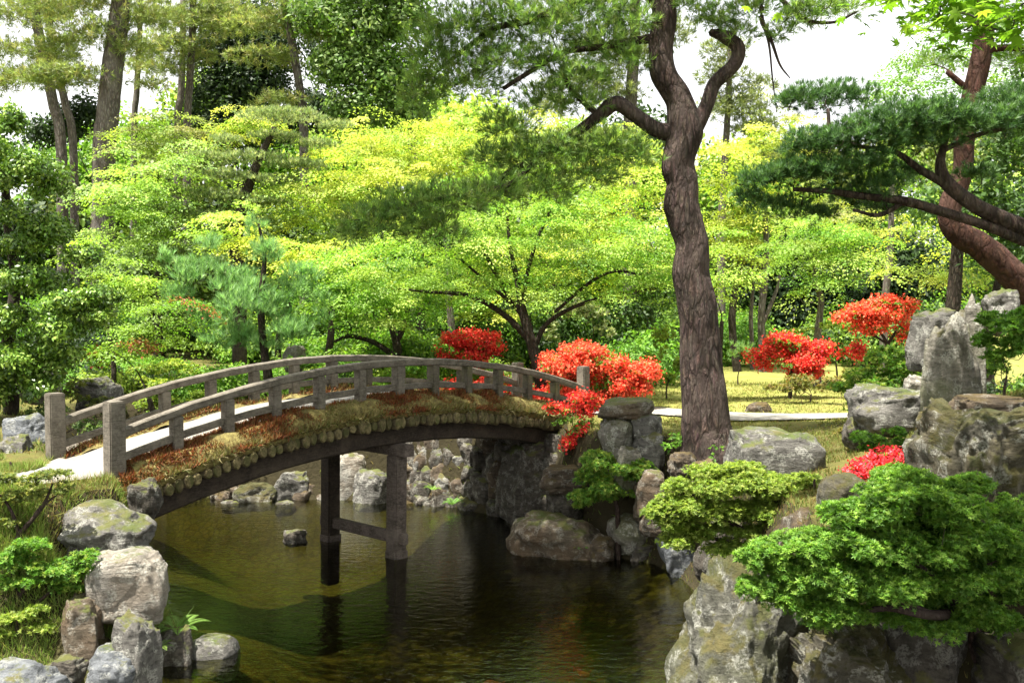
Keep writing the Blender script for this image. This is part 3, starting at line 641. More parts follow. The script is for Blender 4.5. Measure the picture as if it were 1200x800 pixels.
# ------------------------------------------------------------------ the rocks
RK = [
 # left bank, near
 ('long lichened grey boulder in the grass below the near end of the bridge', (76, 587, 178, 645), 11.1, R_GREY, 1, dict(boxy=.7, strat=.05, rough=.13)),
 ('large pale square-topped block standing at the left water edge', (106, 641, 203, 718), 10.75, R_PALE, 2, dict(boxy=.34, cuts=6, rough=.12, depth=.5, sink=.1)),
 ('brownish wedge-shaped rock left of the narrow grey standing rock on the left bank', (68, 697, 124, 775), 10.2, R_WARM, 3, dict(boxy=.45, cuts=9, taper=.25)),
 ('grey steep-sided rock in front of the large pale block at the water edge', (130, 716, 192, 805), 10.0, R_GREY, 4, dict(boxy=.45, cuts=8, taper=.15)),
 ('rounded blue-grey rock at the bottom edge of the photo, left of the water', (97, 756, 170, 815), 9.85, R_BLUE, 5, dict(boxy=.7)),
 ('flat blue-grey rock in the bottom left corner', (-30, 774, 87, 830), 9.6, R_BLUE, 6, dict(boxy=.6)),
 ('small dark rock between the corner slab and the rounded blue-grey rock', (52, 767, 102, 800), 9.95, R_DARK, 7, dict(boxy=.6)),
 ('dark purplish mossy rock beside the ferns at the water edge', (182, 733, 229, 778), 10.75, R_DARK, 8, dict(boxy=.6)),
 ('flat round stepping stone lying just above the pond surface', (217, 744, 279, 776), 11.0, R_GREY, 9, dict(boxy=.75, cuts=2, rough=.05, depth=.3, sink=1.0)),
 ('small black rock cut off by the left edge of the photo', (-14, 742, 11, 782), 10.1, R_DARK, 10, {}),
 ('half-hidden grey rock behind the twisted shrub at the left edge', (-22, 596, 52, 640), 11.2, R_GREY, 11, {}),
 ('low mossy rock half buried in the grass behind the brownish wedge-shaped rock', (30, 690, 84, 726), 10.7, R_MOSSY, 77, {}),
 ('grey rock between the long lichened boulder and the foot of the bridge post', (150, 560, 188, 600), 11.6, R_DARK, 78, {}),
 # left bank, behind the bridge end
 ('smooth pale grey rock at the left edge behind the bridge post', (-6, 508, 46, 566), 13.6, R_GREY, 12, dict(boxy=.7)),
 ('bluish rock leaning behind the smooth pale rock at the left edge', (10, 483, 62, 528), 14.4, R_BLUE, 13, {}),
 ('white sunlit rock under the clipped tree at the left', (26, 434, 68, 464), 16.2, R_PALE, 14, dict(boxy=.6)),
 ('grey slab slanting among the shrubs beyond the bridge end', (92, 440, 142, 474), 16.6, R_GREY, 15, dict(boxy=.4)),
 ('small white stone at the foot of the bridge railing', (76, 512, 112, 540), 13.6, R_PALE, 16, {}),
 ('pale upright stone behind the railing under the young pine', (332, 404, 358, 428), 21.5, R_PALE, 17, dict(boxy=.4)),
 # beneath the bridge
 ('broad grey rock on the far shore left of the bridge piers', (318, 548, 376, 588), 20.0, R_GREY, 18, {}),
 ('low mossy rock on the far shore under the bridge beam', (276, 564, 326, 598), 19.6, R_MOSSY, 19, {}),
 ('small wet stone at the far water edge, leftmost under the bridge', (258, 585, 286, 599), 19.3, R_DARK, 20, {}),
 ('small wet stone at the far water edge right of the mossy rock', (322, 586, 346, 600), 19.2, R_DARK, 21, {}),
 ('large pale slanting rock seen between the two piers', (386, 526, 436, 588), 19.9, R_PALE, 22, dict(boxy=.4, cuts=8)),
 ('grey boulder seen against the near pier at the far shore', (412, 548, 462, 594), 19.5, R_GREY, 23, {}),
 ('upper pale rock right of the near pier under the bridge', (482, 520, 518, 553), 19.7, R_GREY, 24, {}),
 ('small dark stone at the foot of the stone wall right of the near pier', (483, 576, 507, 596), 19.2, R_DARK, 25, {}),
 ('round grey stone low in the wall under the bridge', (506, 553, 538, 590), 19.2, R_GREY, 26, dict(boxy=.75)),
 ('large stone at the top of the wall under the bridge', (522, 522, 570, 558), 19.4, R_GREY, 27, dict(boxy=.6)),
 ('brown egg-shaped stone in the wall under the bridge', (554, 549, 587, 594), 18.9, R_WARM, 28, dict(boxy=.8)),
 ('small top stone in the wall beside the dark abutment rock', (563, 520, 586, 540), 19.1, R_GREY, 29, {}),
 ('small middle stone in the wall above the brown egg-shaped stone', (562, 536, 588, 557), 18.9, R_GREY, 30, {}),
 ('smallest wedge stone between the round stones of the wall', (538, 566, 558, 588), 19.0, R_WARM, 31, {}),
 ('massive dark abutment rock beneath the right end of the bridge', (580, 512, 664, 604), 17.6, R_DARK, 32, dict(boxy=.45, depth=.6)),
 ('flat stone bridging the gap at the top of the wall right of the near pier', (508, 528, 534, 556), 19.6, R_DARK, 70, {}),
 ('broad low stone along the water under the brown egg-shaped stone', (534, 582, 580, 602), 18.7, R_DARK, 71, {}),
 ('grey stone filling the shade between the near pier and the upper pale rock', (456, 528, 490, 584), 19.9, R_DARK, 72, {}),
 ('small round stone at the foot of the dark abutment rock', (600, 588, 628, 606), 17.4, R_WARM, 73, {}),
 ('mossy stone behind the far pier on the far shore', (366, 560, 394, 592), 19.9, R_MOSSY, 74, {}),
 # right bank
 ('brown slab jutting out under the green azalea beside the bridge', (631, 543, 694, 577), 15.9, R_BROWN, 33, dict(boxy=.5, sink=.05)),
 ('dark rock holding up the brown slab on the right bank', (638, 566, 684, 606), 15.9, R_DARK, 34, {}),
 ('big flat-topped boulder lying in the water right of the bridge', (585, 599, 718, 655), 15.5, R_WARM, 35, dict(boxy=.6, cuts=6, depth=.7, taper=.2)),
 ('round smooth pale boulder beside the big flat-topped boulder', (711, 601, 766, 638), 15.2, R_STAND, 36, dict(boxy=.8, cuts=3, rough=.08)),
 ('small brown stone wedged between the flat boulder and the round boulder', (690, 626, 722, 656), 15.0, R_BROWN, 37, {}),
 ('blue-grey rock in the water under the spreading azalea', (768, 612, 832, 667), 14.3, R_BLUE, 38, dict(boxy=.6)),
 ('dark rock in the gap below the round pale boulder', (735, 628, 775, 656), 15.1, R_DARK, 39, {}),
 ('flat cap stone on top of the rock stack at the bridge end', (698, 466, 767, 489), 15.6, R_WARM, 40, dict(boxy=.5, sink=.1, depth=.4)),
 ('pale weathered left block of the rock stack below the cap stone', (700, 484, 752, 534), 15.5, R_STAND, 41, dict(boxy=.4, depth=.4)),
 ('upper right block of the rock stack below the cap stone', (738, 484, 777, 510), 15.4, R_GREY, 42, dict(boxy=.5)),
 ('lower right block of the rock stack beside the azalea', (736, 502, 779, 556), 15.3, R_GREY, 43, dict(boxy=.5)),
 ('small pale stone at the foot of the rock stack', (706, 520, 752, 566), 15.1, R_STAND, 44, {}),
 ('tan rock behind the round green azalea on the right bank', (742, 548, 786, 600), 14.8, R_WARM, 45, {}),
 ('brown flat rock just above the blue-grey rock on the right bank', (748, 582, 800, 616), 14.5, R_BROWN, 46, {}),
 ('rounded purple-brown stone at the foot of the big pine', (782, 528, 820, 556), 13.7, R_BROWN, 47, dict(boxy=.75)),
 ('small brown stone on the root of the big pine', (812, 536, 846, 560), 13.3, R_BROWN, 48, {}),
 ('flat-topped grey rock like a stump right of the big pine', (848, 500, 964, 560), 11.6, R_GREY, 49, dict(boxy=.38, cuts=5, rough=.12, taper=.12)),
 ('smooth mossy egg-shaped rock between the two near azaleas', (954, 553, 1018, 612), 9.6, R_MOSSY, 50, dict(boxy=.75, rough=.08, cuts=3)),
 ('huge rough mossy rock rising from the water at the lower right', (760, 638, 990, 860), 8.75, R_LICHEN, 51, dict(boxy=.7, level=6, rough=.26, cuts=9, depth=.8, taper=.4, ridged=True)),
 ('dark ribbed mossy rock under the overhanging near azalea', (925, 722, 1066, 850), 8.35, R_MOSSY, 52, dict(boxy=.55, level=6, rough=.28, depth=.5, ridged=True)),
 ('tall pale standing stone on the right behind the near azalea', (1076, 362, 1152, 585), 10.6, R_STAND, 53, dict(boxy=.4, cuts=5, level=6, rough=.14, depth=.3, taper=.2, sink=.15)),
 ('dark flat-topped slab leaning on the left of the tall standing stone', (1064, 360, 1128, 436), 10.9, R_GREY, 54, dict(boxy=.4, sink=.0, depth=.3)),
 ('mossy round-topped rock peaking behind the tall standing stone', (1116, 343, 1162, 480), 10.8, R_STAND, 55, dict(boxy=.6, taper=.35, level=5)),
 ('thick overhanging grey rock beside the path end at the right', (993, 450, 1088, 512), 11.9, R_GREY, 56, dict(boxy=.45, sink=.02, depth=.5, rough=.2, ridged=True)),
 ('small dark boulder tucked beneath the overhanging grey rock', (988, 486, 1032, 520), 12.0, R_DARK, 57, dict(boxy=.75)),
 ('massive craggy brown rock face at the right edge', (1082, 470, 1225, 606), 9.0, R_MOSSY, 58, dict(boxy=.4, level=6, rough=.26, cuts=8, depth=.8, ridged=True)),
 ('dark moss-topped rock cut by the right edge of the photo', (1158, 584, 1240, 660), 8.2, R_MOSSY, 59, dict(boxy=.5)),
 ('flat pale ledge stone on top of the craggy rock at the right', (1112, 462, 1200, 482), 9.2, R_BROWN, 60, dict(boxy=.4, sink=.3)),
 ('grey rock behind the red-barked leaning pine at the right', (1152, 338, 1192, 380), 12.5, R_GREY, 61, {}),
 ('little white stone beside the tall standing stone', (1060, 438, 1084, 466), 12.3, R_PALE, 62, {}),
 ('dark rock in the shade at the bottom right corner', (1140, 730, 1270, 860), 8.4, R_DARK, 63, dict(boxy=.5, depth=.6)),
 ('brown earthy rock between the yellowish azalea and the egg-shaped mossy rock', (905, 590, 970, 680), 9.6, R_BROWN, 75, dict(boxy=.6)),
 ('low mossy rock under the left side of the yellowish spreading azalea', (812, 606, 880, 672), 11.4, R_DARK, 76, dict(boxy=.6)),
 ('dark shaded rock between the near azalea stems at the lower right', (1030, 660, 1140, 790), 8.6, R_DARK, 64, dict(boxy=.5)),
 ('small dark wet stone breaking the pond surface left of the far pier', (331, 619, 361, 635), 16.1, R_DARK, 65, dict(boxy=.4, cuts=8)),
 ('mossy brown stone in the ground cover in front of the big pine', (872, 470, 906, 486), 18.6, R_BROWN, 66, {}),
]
for lab, box, Y, mat, seed, kw in RK: rock(lab, box, Y, mat, seed, **kw)

r = np.random.default_rng(310); q = 0
for row in range(6):
    for col in range(15):
        px = 462+col*14.5+r.normal()*3+(row % 2)*7; py = 590-row*18+r.normal()*3
        if px > 660 or py < 508: continue
        w = r.uniform(12, 19); Yw = np.interp(px, [462, 540, 600, 660], [19.45, 18.95, 17.9, 16.8])+row*.13
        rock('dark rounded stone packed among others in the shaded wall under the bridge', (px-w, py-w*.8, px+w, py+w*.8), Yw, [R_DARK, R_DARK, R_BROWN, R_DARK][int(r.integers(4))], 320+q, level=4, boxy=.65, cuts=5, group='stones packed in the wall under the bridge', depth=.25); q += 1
for col in range(13):
    px = 262+col*15+r.normal()*3; py = 586+r.normal()*3-(col % 2)*14; w = r.uniform(9, 15)
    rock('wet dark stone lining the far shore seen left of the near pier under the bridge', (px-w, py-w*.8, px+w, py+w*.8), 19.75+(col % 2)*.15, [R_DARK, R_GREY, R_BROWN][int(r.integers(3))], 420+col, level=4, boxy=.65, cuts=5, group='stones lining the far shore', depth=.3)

# ------------------------------------------------------------------ big pine in the middle
G_BACK = 'tall pines behind the garden'
PINE_TRUNK = [(832, 528, 88), (828, 500, 72), (823, 450, 63), (820, 400, 58), (816, 350, 57), (809, 320, 53), (811, 285, 50), (799, 245, 50), (800, 215, 45), (795, 190, 50), (803, 155, 50), (796, 118, 40), (778, 88, 38), (774, 55, 35), (779, 20, 36), (775, -10, 33), (772, -70, 30), (762, -150, 24), (764, -240, 16)]
PINE_TRUNK = [(a, b, w*.8) for a, b, w in PINE_TRUNK]
PINE_LIMBS = [
 [(803, 168, 30), (826, 128, 21), (838, 98, 20), (862, 74, 20), (864, 54, 19), (846, 42, 17), (832, 38, 9)],
 [(797, 158, 26), (768, 152, 22), (742, 134, 21), (722, 122, 22), (704, 134, 18), (680, 152, 14), (648, 172, 11), (618, 190, 9), (590, 206, 8), (566, 232, 7, -.4)],
 [(770, 0, 20), (735, -18, 18), (690, -4, 16), (650, 14, 13), (612, 26, 11), (580, 34, 8), (540, 62, 7), (512, 84, 5)],
 [(774, 44, 15), (735, 50, 10), (700, 56, 9), (660, 62, 8), (625, 82, 7), (590, 104, 6)],
 [(776, -30, 18), (820, -48, 14), (862, -40, 11), (890, -8, 8), (893, 24, 7), (904, 48, 5), (914, 76, 3.5), (926, 92, 1.5)],
 [(893, 24, 4), (901, 52, 3.5), (905, 90, 2.5), (910, 132, 1.2)],
 [(820, -48, 10), (880, -40, 8), (920, 4, 7), (946, 24, 6), (978, 26, 4), (1004, 14, 3)],
 [(700, 134, 9), (672, 108, 8), (660, 88, 5)],
 [(640, 176, 7), (600, 214, 6, -.5), (560, 224, 6, -.8), (500, 236, 5, -1.2), (448, 250, 4, -1.4)],
]
PINE_LIMBS = [[(p[0], p[1], p[2]*.85)+tuple(p[3:]) for p in l] for l in PINE_LIMBS]
PP = [(508, 62, 34, 36), (548, 96, 46, 34), (494, 108, 26, 30), (540, 34, 44, 28), (590, 70, 40, 30), (600, 22, 46, 26), (650, 36, 46, 28), (690, 12, 48, 28), (706, 50, 40, 20), (640, 74, 34, 18),
      (742, 26, 34, 20), (676, 92, 40, 18), (735, 72, 30, 16), (640, 118, 34, 16), (690, 122, 26, 12), (596, 152, 34, 24), (620, 188, 40, 26), (575, 186, 26, 20), (660, 176, 40, 18), (704, 168, 44, 16), (744, 182, 34, 16), (636, 222, 40, 20), (690, 206, 36, 16),
      (580, 226, 40, 22, -.5), (530, 236, 44, 22, -1), (480, 246, 46, 26, -1.2), (440, 262, 40, 22, -1.4), (506, 272, 36, 18, -1.2), (414, 276, 22, 14, -1.4),
      (840, 26, 26, 20), (866, 40, 20, 14), (884, 12, 30, 16), (910, 40, 16, 10), (948, 14, 34, 16), (986, 12, 26, 12), (930, 26, 24, 10), (806, 8, 26, 14),
      (700, -40, 70, 30, .5), (620, -30, 60, 30, .5), (800, -60, 70, 30), (760, -130, 80, 34, .6), (860, -90, 60, 26), (540, -40, 46, 26), (780, -200, 60, 30), (700, -110, 60, 30, 1)]
pine = plant('pine_tree', 'large old pine with a thick furrowed curving trunk right of the bridge', 'tree', 14.4, PP, 'needle', PINE+[(.15, .2, .06)], [PINE_TRUNK]+PINE_LIMBS, seed=11, dens=.85,
      leaf=dict(L=.14, W=.009, m=13, ph=(10, 60), tw=.035, up=.6, rmin=.005), bark=M_PINEBARK, low=.6, limbfac=.008, sides=28, brough=.13, dk=1.0)

# root flare is part of the trunk mesh: widen the foot
tr_me = [c for c in pine.children if c.name.startswith('trunk')][0].data
n = len(tr_me.vertices); V = np.empty(n*3, np.float32); tr_me.vertices.foreach_get('co', V); V = V.reshape(-1, 3)
low_ = (V[:, 2] < .95) & (np.hypot(V[:, 0], V[:, 1]) < .9)
an = np.arctan2(V[:, 1], V[:, 0]); fl = 1+(.06+.3*np.maximum(0, np.sin(an*3+1.0))+.12*np.sin(an*5))*np.clip((.6-V[:, 2])/.6, 0, 1)**1.6
V[low_, :2] *= fl[low_, None]; tr_me.vertices.foreach_set('co', V.ravel()); tr_me.update()

# cloud-pruned dark pine reaching in from the right
plant('pine_tree', 'dark green cloud-pruned pine spreading flat pads in from the right edge', 'tree', 9.6,
      [(972, 116, 54, 17, .3), (930, 122, 24, 12, .3), (1050, 146, 62, 26), (1000, 168, 58, 24), (1110, 142, 50, 24), (1160, 150, 52, 22), (1210, 140, 46, 24), (952, 176, 40, 24), (920, 208, 34, 20), (892, 214, 30, 18), (880, 236, 20, 16),
       (960, 206, 46, 20), (1010, 196, 40, 18), (912, 244, 30, 12, .2), (958, 252, 24, 10, .2), (1040, 248, 26, 8, .4), (1064, 206, 24, 12, .4), (1142, 208, 22, 14, .3), (1032, 218, 34, 14), (1082, 170, 40, 18), (1000, 234, 30, 9, .3), (1190, 118, 40, 18, .4)],
      'needle', DPINE, [[(1330, 420, 44, .6), (1300, 330, 36, .4), (1240, 290, 25), (1200, 268, 21), (1160, 250, 19), (1130, 232, 17), (1108, 212, 16), (1102, 192, 11), (1106, 172, 8), (1112, 150, 6)],
       [(1240, 292, 16), (1200, 282, 14), (1160, 266, 13), (1110, 250, 12), (1060, 236, 11), (1010, 230, 9), (970, 224, 7), (930, 222, 5)],
       [(1112, 218, 11), (1080, 200, 9), (1048, 178, 7), (1010, 172, 5), (976, 160, 5), (970, 128, 4)], [(1060, 236, 7), (1030, 252, 5), (1000, 246, 4)], [(1106, 176, 7), (1140, 160, 6), (1180, 150, 5)]],
      seed=12, dens=2.6, leaf=dict(L=.08, W=.0062, m=15, ph=(15, 65), tw=.05, rmin=.004), bark=M_PINEBARK, low=.15, limbfac=.008, sides=14, brough=.12, dk=.8)

# red-barked leaning pine behind it
plant('pine_tree', 'red-barked pine leaning up along the right edge behind the dark pruned pine', 'tree', 13.5,
      [(1180, -40, 60, 30), (1130, -70, 60, 30), (1080, -60, 40, 26, .5), (1230, 0, 50, 30), (1160, 30, 34, 16, .4), (1100, 74, 30, 14, .4), (1190, 70, 36, 18, .5), (1240, 60, 50, 24)],
      'needle', PINE, [[(1280, 430, 38), (1224, 364, 33), (1184, 320, 32), (1150, 290, 31), (1122, 272, 29), (1113, 246, 25), (1128, 200, 23), (1130, 160, 24), (1140, 110, 24), (1150, 64, 22), (1154, 20, 23), (1150, -40, 19), (1146, -90, 12)],
       [(1150, 60, 10), (1180, 56, 8), (1220, 60, 6)], [(1140, 110, 8), (1110, 84, 6)]],
      seed=13, dens=.9, leaf=dict(L=.12, W=.006, m=12, tw=.04), bark=M_REDBARK, sides=20, brough=.14, low=.5)
# maple over the right foreground: the drooping sprays at the top right belong to it
def palmate(lb, r, P, N, S, cols):
    n = len(P); N = nrm(N); U = nrm(np.cross(N, rdir(r, n))); V_ = np.cross(N, U); c = pick(r, cols, n, .15)
    for a, l in ((0, 1), (38, .92), (-38, .92), (78, .7), (-78, .7), (125, .4), (-125, .4)):
        f = math.radians(a); D = U*math.cos(f)+V_*math.sin(f); D = nrm(D-N*.12)
        lb.kite(P, D, N, S*l, S*l*.34, c, .45)
r = np.random.default_rng(77)
mb_ = np.array([4.6, 3.2, gz(4.6, 3.2)-.1]); mo = thing('maple_tree', 'fresh green maple with star-shaped leaves hanging in at the top right corner', 'tree', mb_)
tb = TB(); P = catmull([mb_, mb_+[-.05, .1, 1.6], mb_+[-.25, .3, 3.0], mb_+[-.6, .7, 4.2], mb_+[-1.0, 1.2, 5.2]], 5); R = np.linspace(.15, .05, len(P)); tb.tube(P, R, 10, .1)
lb = LB(); tg = []
vis = [at(x, y, Y) for (x, y, Y) in ((1085, 2, 5.2), (1120, 14, 5.0), (1150, 4, 5.1), (1180, 22, 4.8), (1196, 6, 5.0), (1110, -12, 5.2), (1165, 34, 5.0), (1065, -8, 5.3), (1205, 34, 5.2), (1140, -16, 5.2), (1098, 20, 5.3), (1130, 36, 5.0), (1190, 46, 5.1))]
hi = [np.array([x, y, z]) for x, y, z in zip(r.uniform(1.4, 6.2, 70), r.uniform(3.2, 6.6, 70), r.uniform(6.0, 8.2, 70))]
hi += [np.array([x, y, z]) for x, y, z in zip(r.uniform(2.6, 6.8, 40), r.uniform(1.6, 4.6, 40), r.uniform(5.4, 8.2, 40))]
hi += [np.array([x, y, z]) for x, y, z in zip(r.uniform(2.0, 5.2, 80), r.uniform(4.4, 7.0, 80), r.uniform(7.0, 8.8, 80))]
for c in vis+hi:
    v = c[1] > 4.7 and c[2] < 5.7; nl = 30 if v else 70; s = .13 if v else .42
    Q = c+r.normal(size=(nl, 3))*np.array([s, s, s*.35]); palmate(lb, r, Q, np.array([0, 0, 1.0])+r.normal(size=(nl, 3))*.35, r.uniform(.05, .085, nl)*(1 if v else 1.25), [(.2, .38, .03), (.27, .44, .045), (.15, .3, .025)]); tg.append(c)
limbs(tb, r, P[8:], R[8:], tg, .005, .01); tb.build('trunk', M_GREYBARK, mo); lb.build('foliage', M_LEAF, mo)

r = np.random.default_rng(78); b0 = np.array([-4.4, 2.6, gz(-4.4, 2.6)-.1]); mo = thing('maple_tree', 'unseen maple added to shade the near pond, leaning out high from the left above the view', 'tree', b0)  # added tree, wholly out of view: its crown shades the near water
tb = TB(); P = catmull([b0, (-4.35, 2.8, 3.2), (-4.1, 3.3, 5.0), (-3.5, 4.4, 6.6), (-3.0, 6.8, 7.8), (-2.8, 9.6, 9.0), (-2.6, 12.2, 9.8)], 5); R = np.linspace(.2, .05, len(P)); tb.tube(P, R, 10, .1); lb = LB()
C = np.stack([r.uniform(-5.2, -.6, 420), r.uniform(6.0, 15.5, 420), r.uniform(0, 1.8, 420)], -1); C[:, 2] += np.maximum(8.3, 4.9+.3*C[:, 1]); C = C[((C[:, 0]+2.9)/2.2)**2+((C[:, 1]-11)/4.4)**2 < 1]
spray(lb, r, C, np.array([0, 0, 1.0])+r.normal(size=(len(C), 3))*.15, r.uniform(.4, .8, len(C)), 110, .1, .07, GRN); limbs(tb, r, P[8:], R[8:], list(C), .006, .01); tb.build('trunk', M_GREYBARK, mo); lb.build('foliage', M_LEAF, mo)

# ------------------------------------------------------------------ maples
MG = 'young green maples around the pond'
plant('maple_tree', 'many-stemmed green maple fanning out above the bridge railing', 'tree', 20.5,
      [(600, 250, 110, 44), (520, 280, 80, 36), (450, 300, 62, 36), (690, 270, 90, 44), (760, 290, 60, 34), (640, 215, 70, 30), (570, 320, 60, 24), (490, 340, 60, 20), (740, 330, 56, 16), (660, 320, 50, 22), (425, 335, 40, 24), (785, 316, 34, 16), (430, 370, 36, 16)],
      'maple', GRN+LIME, [[(634, 446, 15.8), (628, 420, 13.7), (618, 385, 12.2), (610, 355, 10.1)], [(612, 372, 7.9), (606, 330, 6.5), (598, 290, 5.0), (594, 250, 3.6)], [(622, 400, 8.6), (590, 368, 7.2), (548, 346, 5.8), (500, 342, 3.6), (468, 338, 1.5)],
       [(612, 370, 7.2), (586, 330, 5.8), (566, 292, 4.3), (550, 262, 2.9)], [(612, 366, 6.5), (618, 320, 5.0), (630, 280, 4.3), (648, 240, 2.9)], [(626, 408, 7.2), (640, 380, 5.8), (672, 360, 5.0), (720, 345, 4.3), (770, 338, 2.9)], [(650, 366, 4.3), (690, 332, 4.3), (720, 318, 3.6), (752, 322, 2.2)], [(600, 356, 5.0), (570, 330, 3.6), (540, 304, 2.9)]],
      seed=21, dens=1.15, group=MG, leaf=dict(L=.056, W=.034, m=150, R=1.0, tw=.25, rmin=.004), sides=12, limbfac=.006)
plant('maple_tree', 'green maple with a short forked trunk left of the fanning maple behind the bridge', 'tree', 22.5,
      [(430, 330, 60, 30), (400, 350, 50, 24), (470, 310, 50, 30), (500, 340, 40, 24), (380, 320, 40, 26), (450, 360, 50, 18)],
      'maple', LIME+GRN, [[(468, 440, 13), (466, 410, 11), (460, 385, 9), (455, 362, 7)], [(464, 400, 9), (476, 375, 7), (478, 352, 5)], [(466, 420, 8), (440, 402, 6), (410, 394, 5), (392, 400, 3)]], seed=22, dens=1.2, group=MG, leaf=dict(L=.08, W=.055, m=70, tw=.2))
ML = [
 ('pale green maple left of the tiered topiary pine', 26, [(150, 225, 56, 24), (180, 205, 50, 24), (140, 255, 44, 22), (185, 245, 50, 26), (215, 270, 40, 22), (160, 285, 40, 18), (220, 185, 40, 18)], PALE+LIME, 23),
 ('bright yellow maple spreading in front of the tiered topiary pine', 27.5, [(360, 215, 60, 20), (410, 195, 50, 22), (390, 235, 60, 22), (330, 245, 50, 16), (440, 225, 50, 26), (300, 265, 40, 14), (380, 265, 50, 20)], YEL+LIME, 24),
 ('tallest bright yellow maple left of the old pine limb', 31, [(490, 175, 60, 26), (440, 160, 50, 22), (520, 150, 44, 22), (470, 205, 70, 26), (540, 195, 50, 26), (420, 185, 40, 20), (560, 165, 40, 20)], YEL+LIME[:2], 25),
 ('yellow maple glowing behind the branches of the old pine', 30, [(640, 150, 50, 26), (690, 150, 50, 26), (610, 180, 40, 26), (670, 190, 60, 26), (730, 180, 40, 30)], YEL+LIME, 26),
 ('lime yellow maple filling the gap left of the old pine trunk', 27, [(720, 230, 60, 30), (760, 250, 46, 30), (700, 270, 60, 24), (755, 210, 40, 24), (775, 290, 30, 20)], LIME+YEL, 27),
 ('yellow maple right behind the old pine trunk', 27, [(850, 190, 40, 30), (870, 230, 44, 30), (845, 260, 36, 26), (880, 170, 30, 20), (866, 280, 40, 18)], YEL, 28),
 ('light green maple spray drooping to the right of the old pine trunk', 20, [(846, 300, 24, 24), (858, 330, 24, 18), (850, 275, 22, 18), (836, 345, 14, 14)], LIME, 29),
 ('slender green maple with a pale trunk on the lawn behind the red azaleas', 23, [(950, 285, 56, 20), (980, 300, 52, 18), (920, 300, 36, 18), (1000, 275, 44, 16), (960, 262, 44, 16), (950, 325, 40, 14), (985, 322, 30, 10), (1020, 290, 30, 14)], LIME+GRN, 30),
 ('yellow green maple below the limbs of the dark pruned pine', 19.5, [(1110, 290, 40, 16), (1080, 275, 34, 14), (1140, 310, 34, 14), (1070, 310, 30, 12), (1160, 280, 30, 20), (1120, 330, 26, 10)], LIME+YEL, 31),
 ('green maple above the dark pruned pine at the right', 18, [(1080, 70, 36, 18), (1060, 95, 34, 14), (1110, 100, 34, 16), (1095, 45, 34, 16), (1160, 90, 30, 20), (1130, 60, 30, 14)], GRN, 32),
 ('low yellow green maple beside the clipped tree at the left', 21, [(130, 320, 36, 20), (110, 300, 26, 16), (150, 345, 36, 18), (120, 350, 30, 16), (176, 330, 26, 16)], LIME, 33),
 ('green maple with a few reddish sprays above the shrubs at the left', 19.5, [(190, 375, 36, 18), (160, 385, 30, 16), (215, 360, 26, 14), (140, 400, 24, 12)], GRN+[(.16, .26, .03)]*3+[(.3, .1, .04)], 34),
 ('yellow green maple in the middle distance behind the young pine', 24, [(260, 250, 44, 18), (290, 285, 44, 18), (330, 290, 40, 18), (350, 320, 36, 18), (400, 290, 36, 18)], LIME+YEL, 35),
 ('lime maple in the shade of the tall evergreen at upper left', 33, [(170, 160, 40, 18), (200, 150, 36, 16), (150, 180, 30, 14), (225, 165, 30, 14), (185, 140, 30, 12)], LIME+OLIVE, 36),
 ('lime maple top between the topiary pine and the dark evergreen', 32, [(290, 130, 30, 12), (270, 150, 30, 14), (300, 145, 26, 10)], LIME+YEL, 37),
 ('yellow maple low behind the fanning maple', 25, [(560, 290, 60, 30), (620, 330, 60, 30), (680, 330, 60, 30), (520, 330, 50, 30), (720, 300, 50, 26), (580, 350, 50, 20)], YEL+LIME, 38),
 ('yellow maple far back beneath the white sky at the right', 34, [(905, 150, 40, 22), (880, 120, 30, 16), (930, 180, 40, 20), (990, 250, 50, 16), (1030, 262, 40, 16)], YEL+OLIVE, 39),
]
TRK = {30: [[(958, 396, 9), (960, 375, 8), (962, 350, 7), (955, 330, 6), (954, 310, 4)]], 29: None}
for lab, Y, pads, cols, seed in ML:
    plant('maple_tree', lab, 'tree', Y, pads, 'maple', cols, TRK.get(seed), seed=seed, dens=1.05 if Y < 24 else .8, leaf=dict(L=.062 if Y < 24 else .08, W=.038 if Y < 24 else .05, m=115, R=1.0 if Y < 24 else 1.25, tw=.22), bark=M_GREYBARK if seed == 30 else M_BARK,
          group='green and yellow maples behind the pond')

# ------------------------------------------------------------------ pruned and young pines at the left
TP_ = [(330, 138, 58, 10), (392, 150, 26, 9), (266, 166, 24, 9), (322, 162, 34, 9), (372, 172, 30, 9), (242, 186, 30, 10), (296, 188, 46, 11), (350, 196, 40, 10), (262, 208, 40, 10), (318, 214, 40, 10), (210, 228, 46, 11), (262, 234, 44, 12), (310, 240, 36, 10), (196, 252, 40, 11), (246, 258, 48, 12), (296, 264, 36, 10), (222, 280, 44, 12), (274, 288, 36, 10), (200, 300, 30, 10)]
TP_ = [(a, b, c_*.85, d*.75) for a, b, c_, d in TP_]
plant('topiary_pine', 'grey-green pine clipped into many flat tiers on the left slope', 'tree', 26.6, TP_, 'needle', [(.2, .27, .11), (.26, .33, .15), (.16, .22, .09), (.38, .42, .2)],
      [[(280, 330, 16), (276, 280, 14), (288, 230, 12), (302, 190, 10), (322, 150, 7)]], seed=41, dens=.8, leaf=dict(L=.13, W=.014, m=9, ph=(8, 55), tw=.05, up=1.3), low=.1, dk=.8)
YP = [(312, 300, 34, 20), (270, 330, 40, 22), (340, 330, 40, 20), (230, 320, 40, 18), (300, 360, 50, 24), (370, 350, 26, 18), (250, 370, 34, 20), (340, 380, 44, 22), (210, 345, 24, 16), (290, 400, 40, 20), (300, 270, 14, 16), (246, 290, 20, 14), (200, 305, 16, 12), (374, 376, 20, 16), (318, 340, 40, 20), (260, 398, 34, 16)]
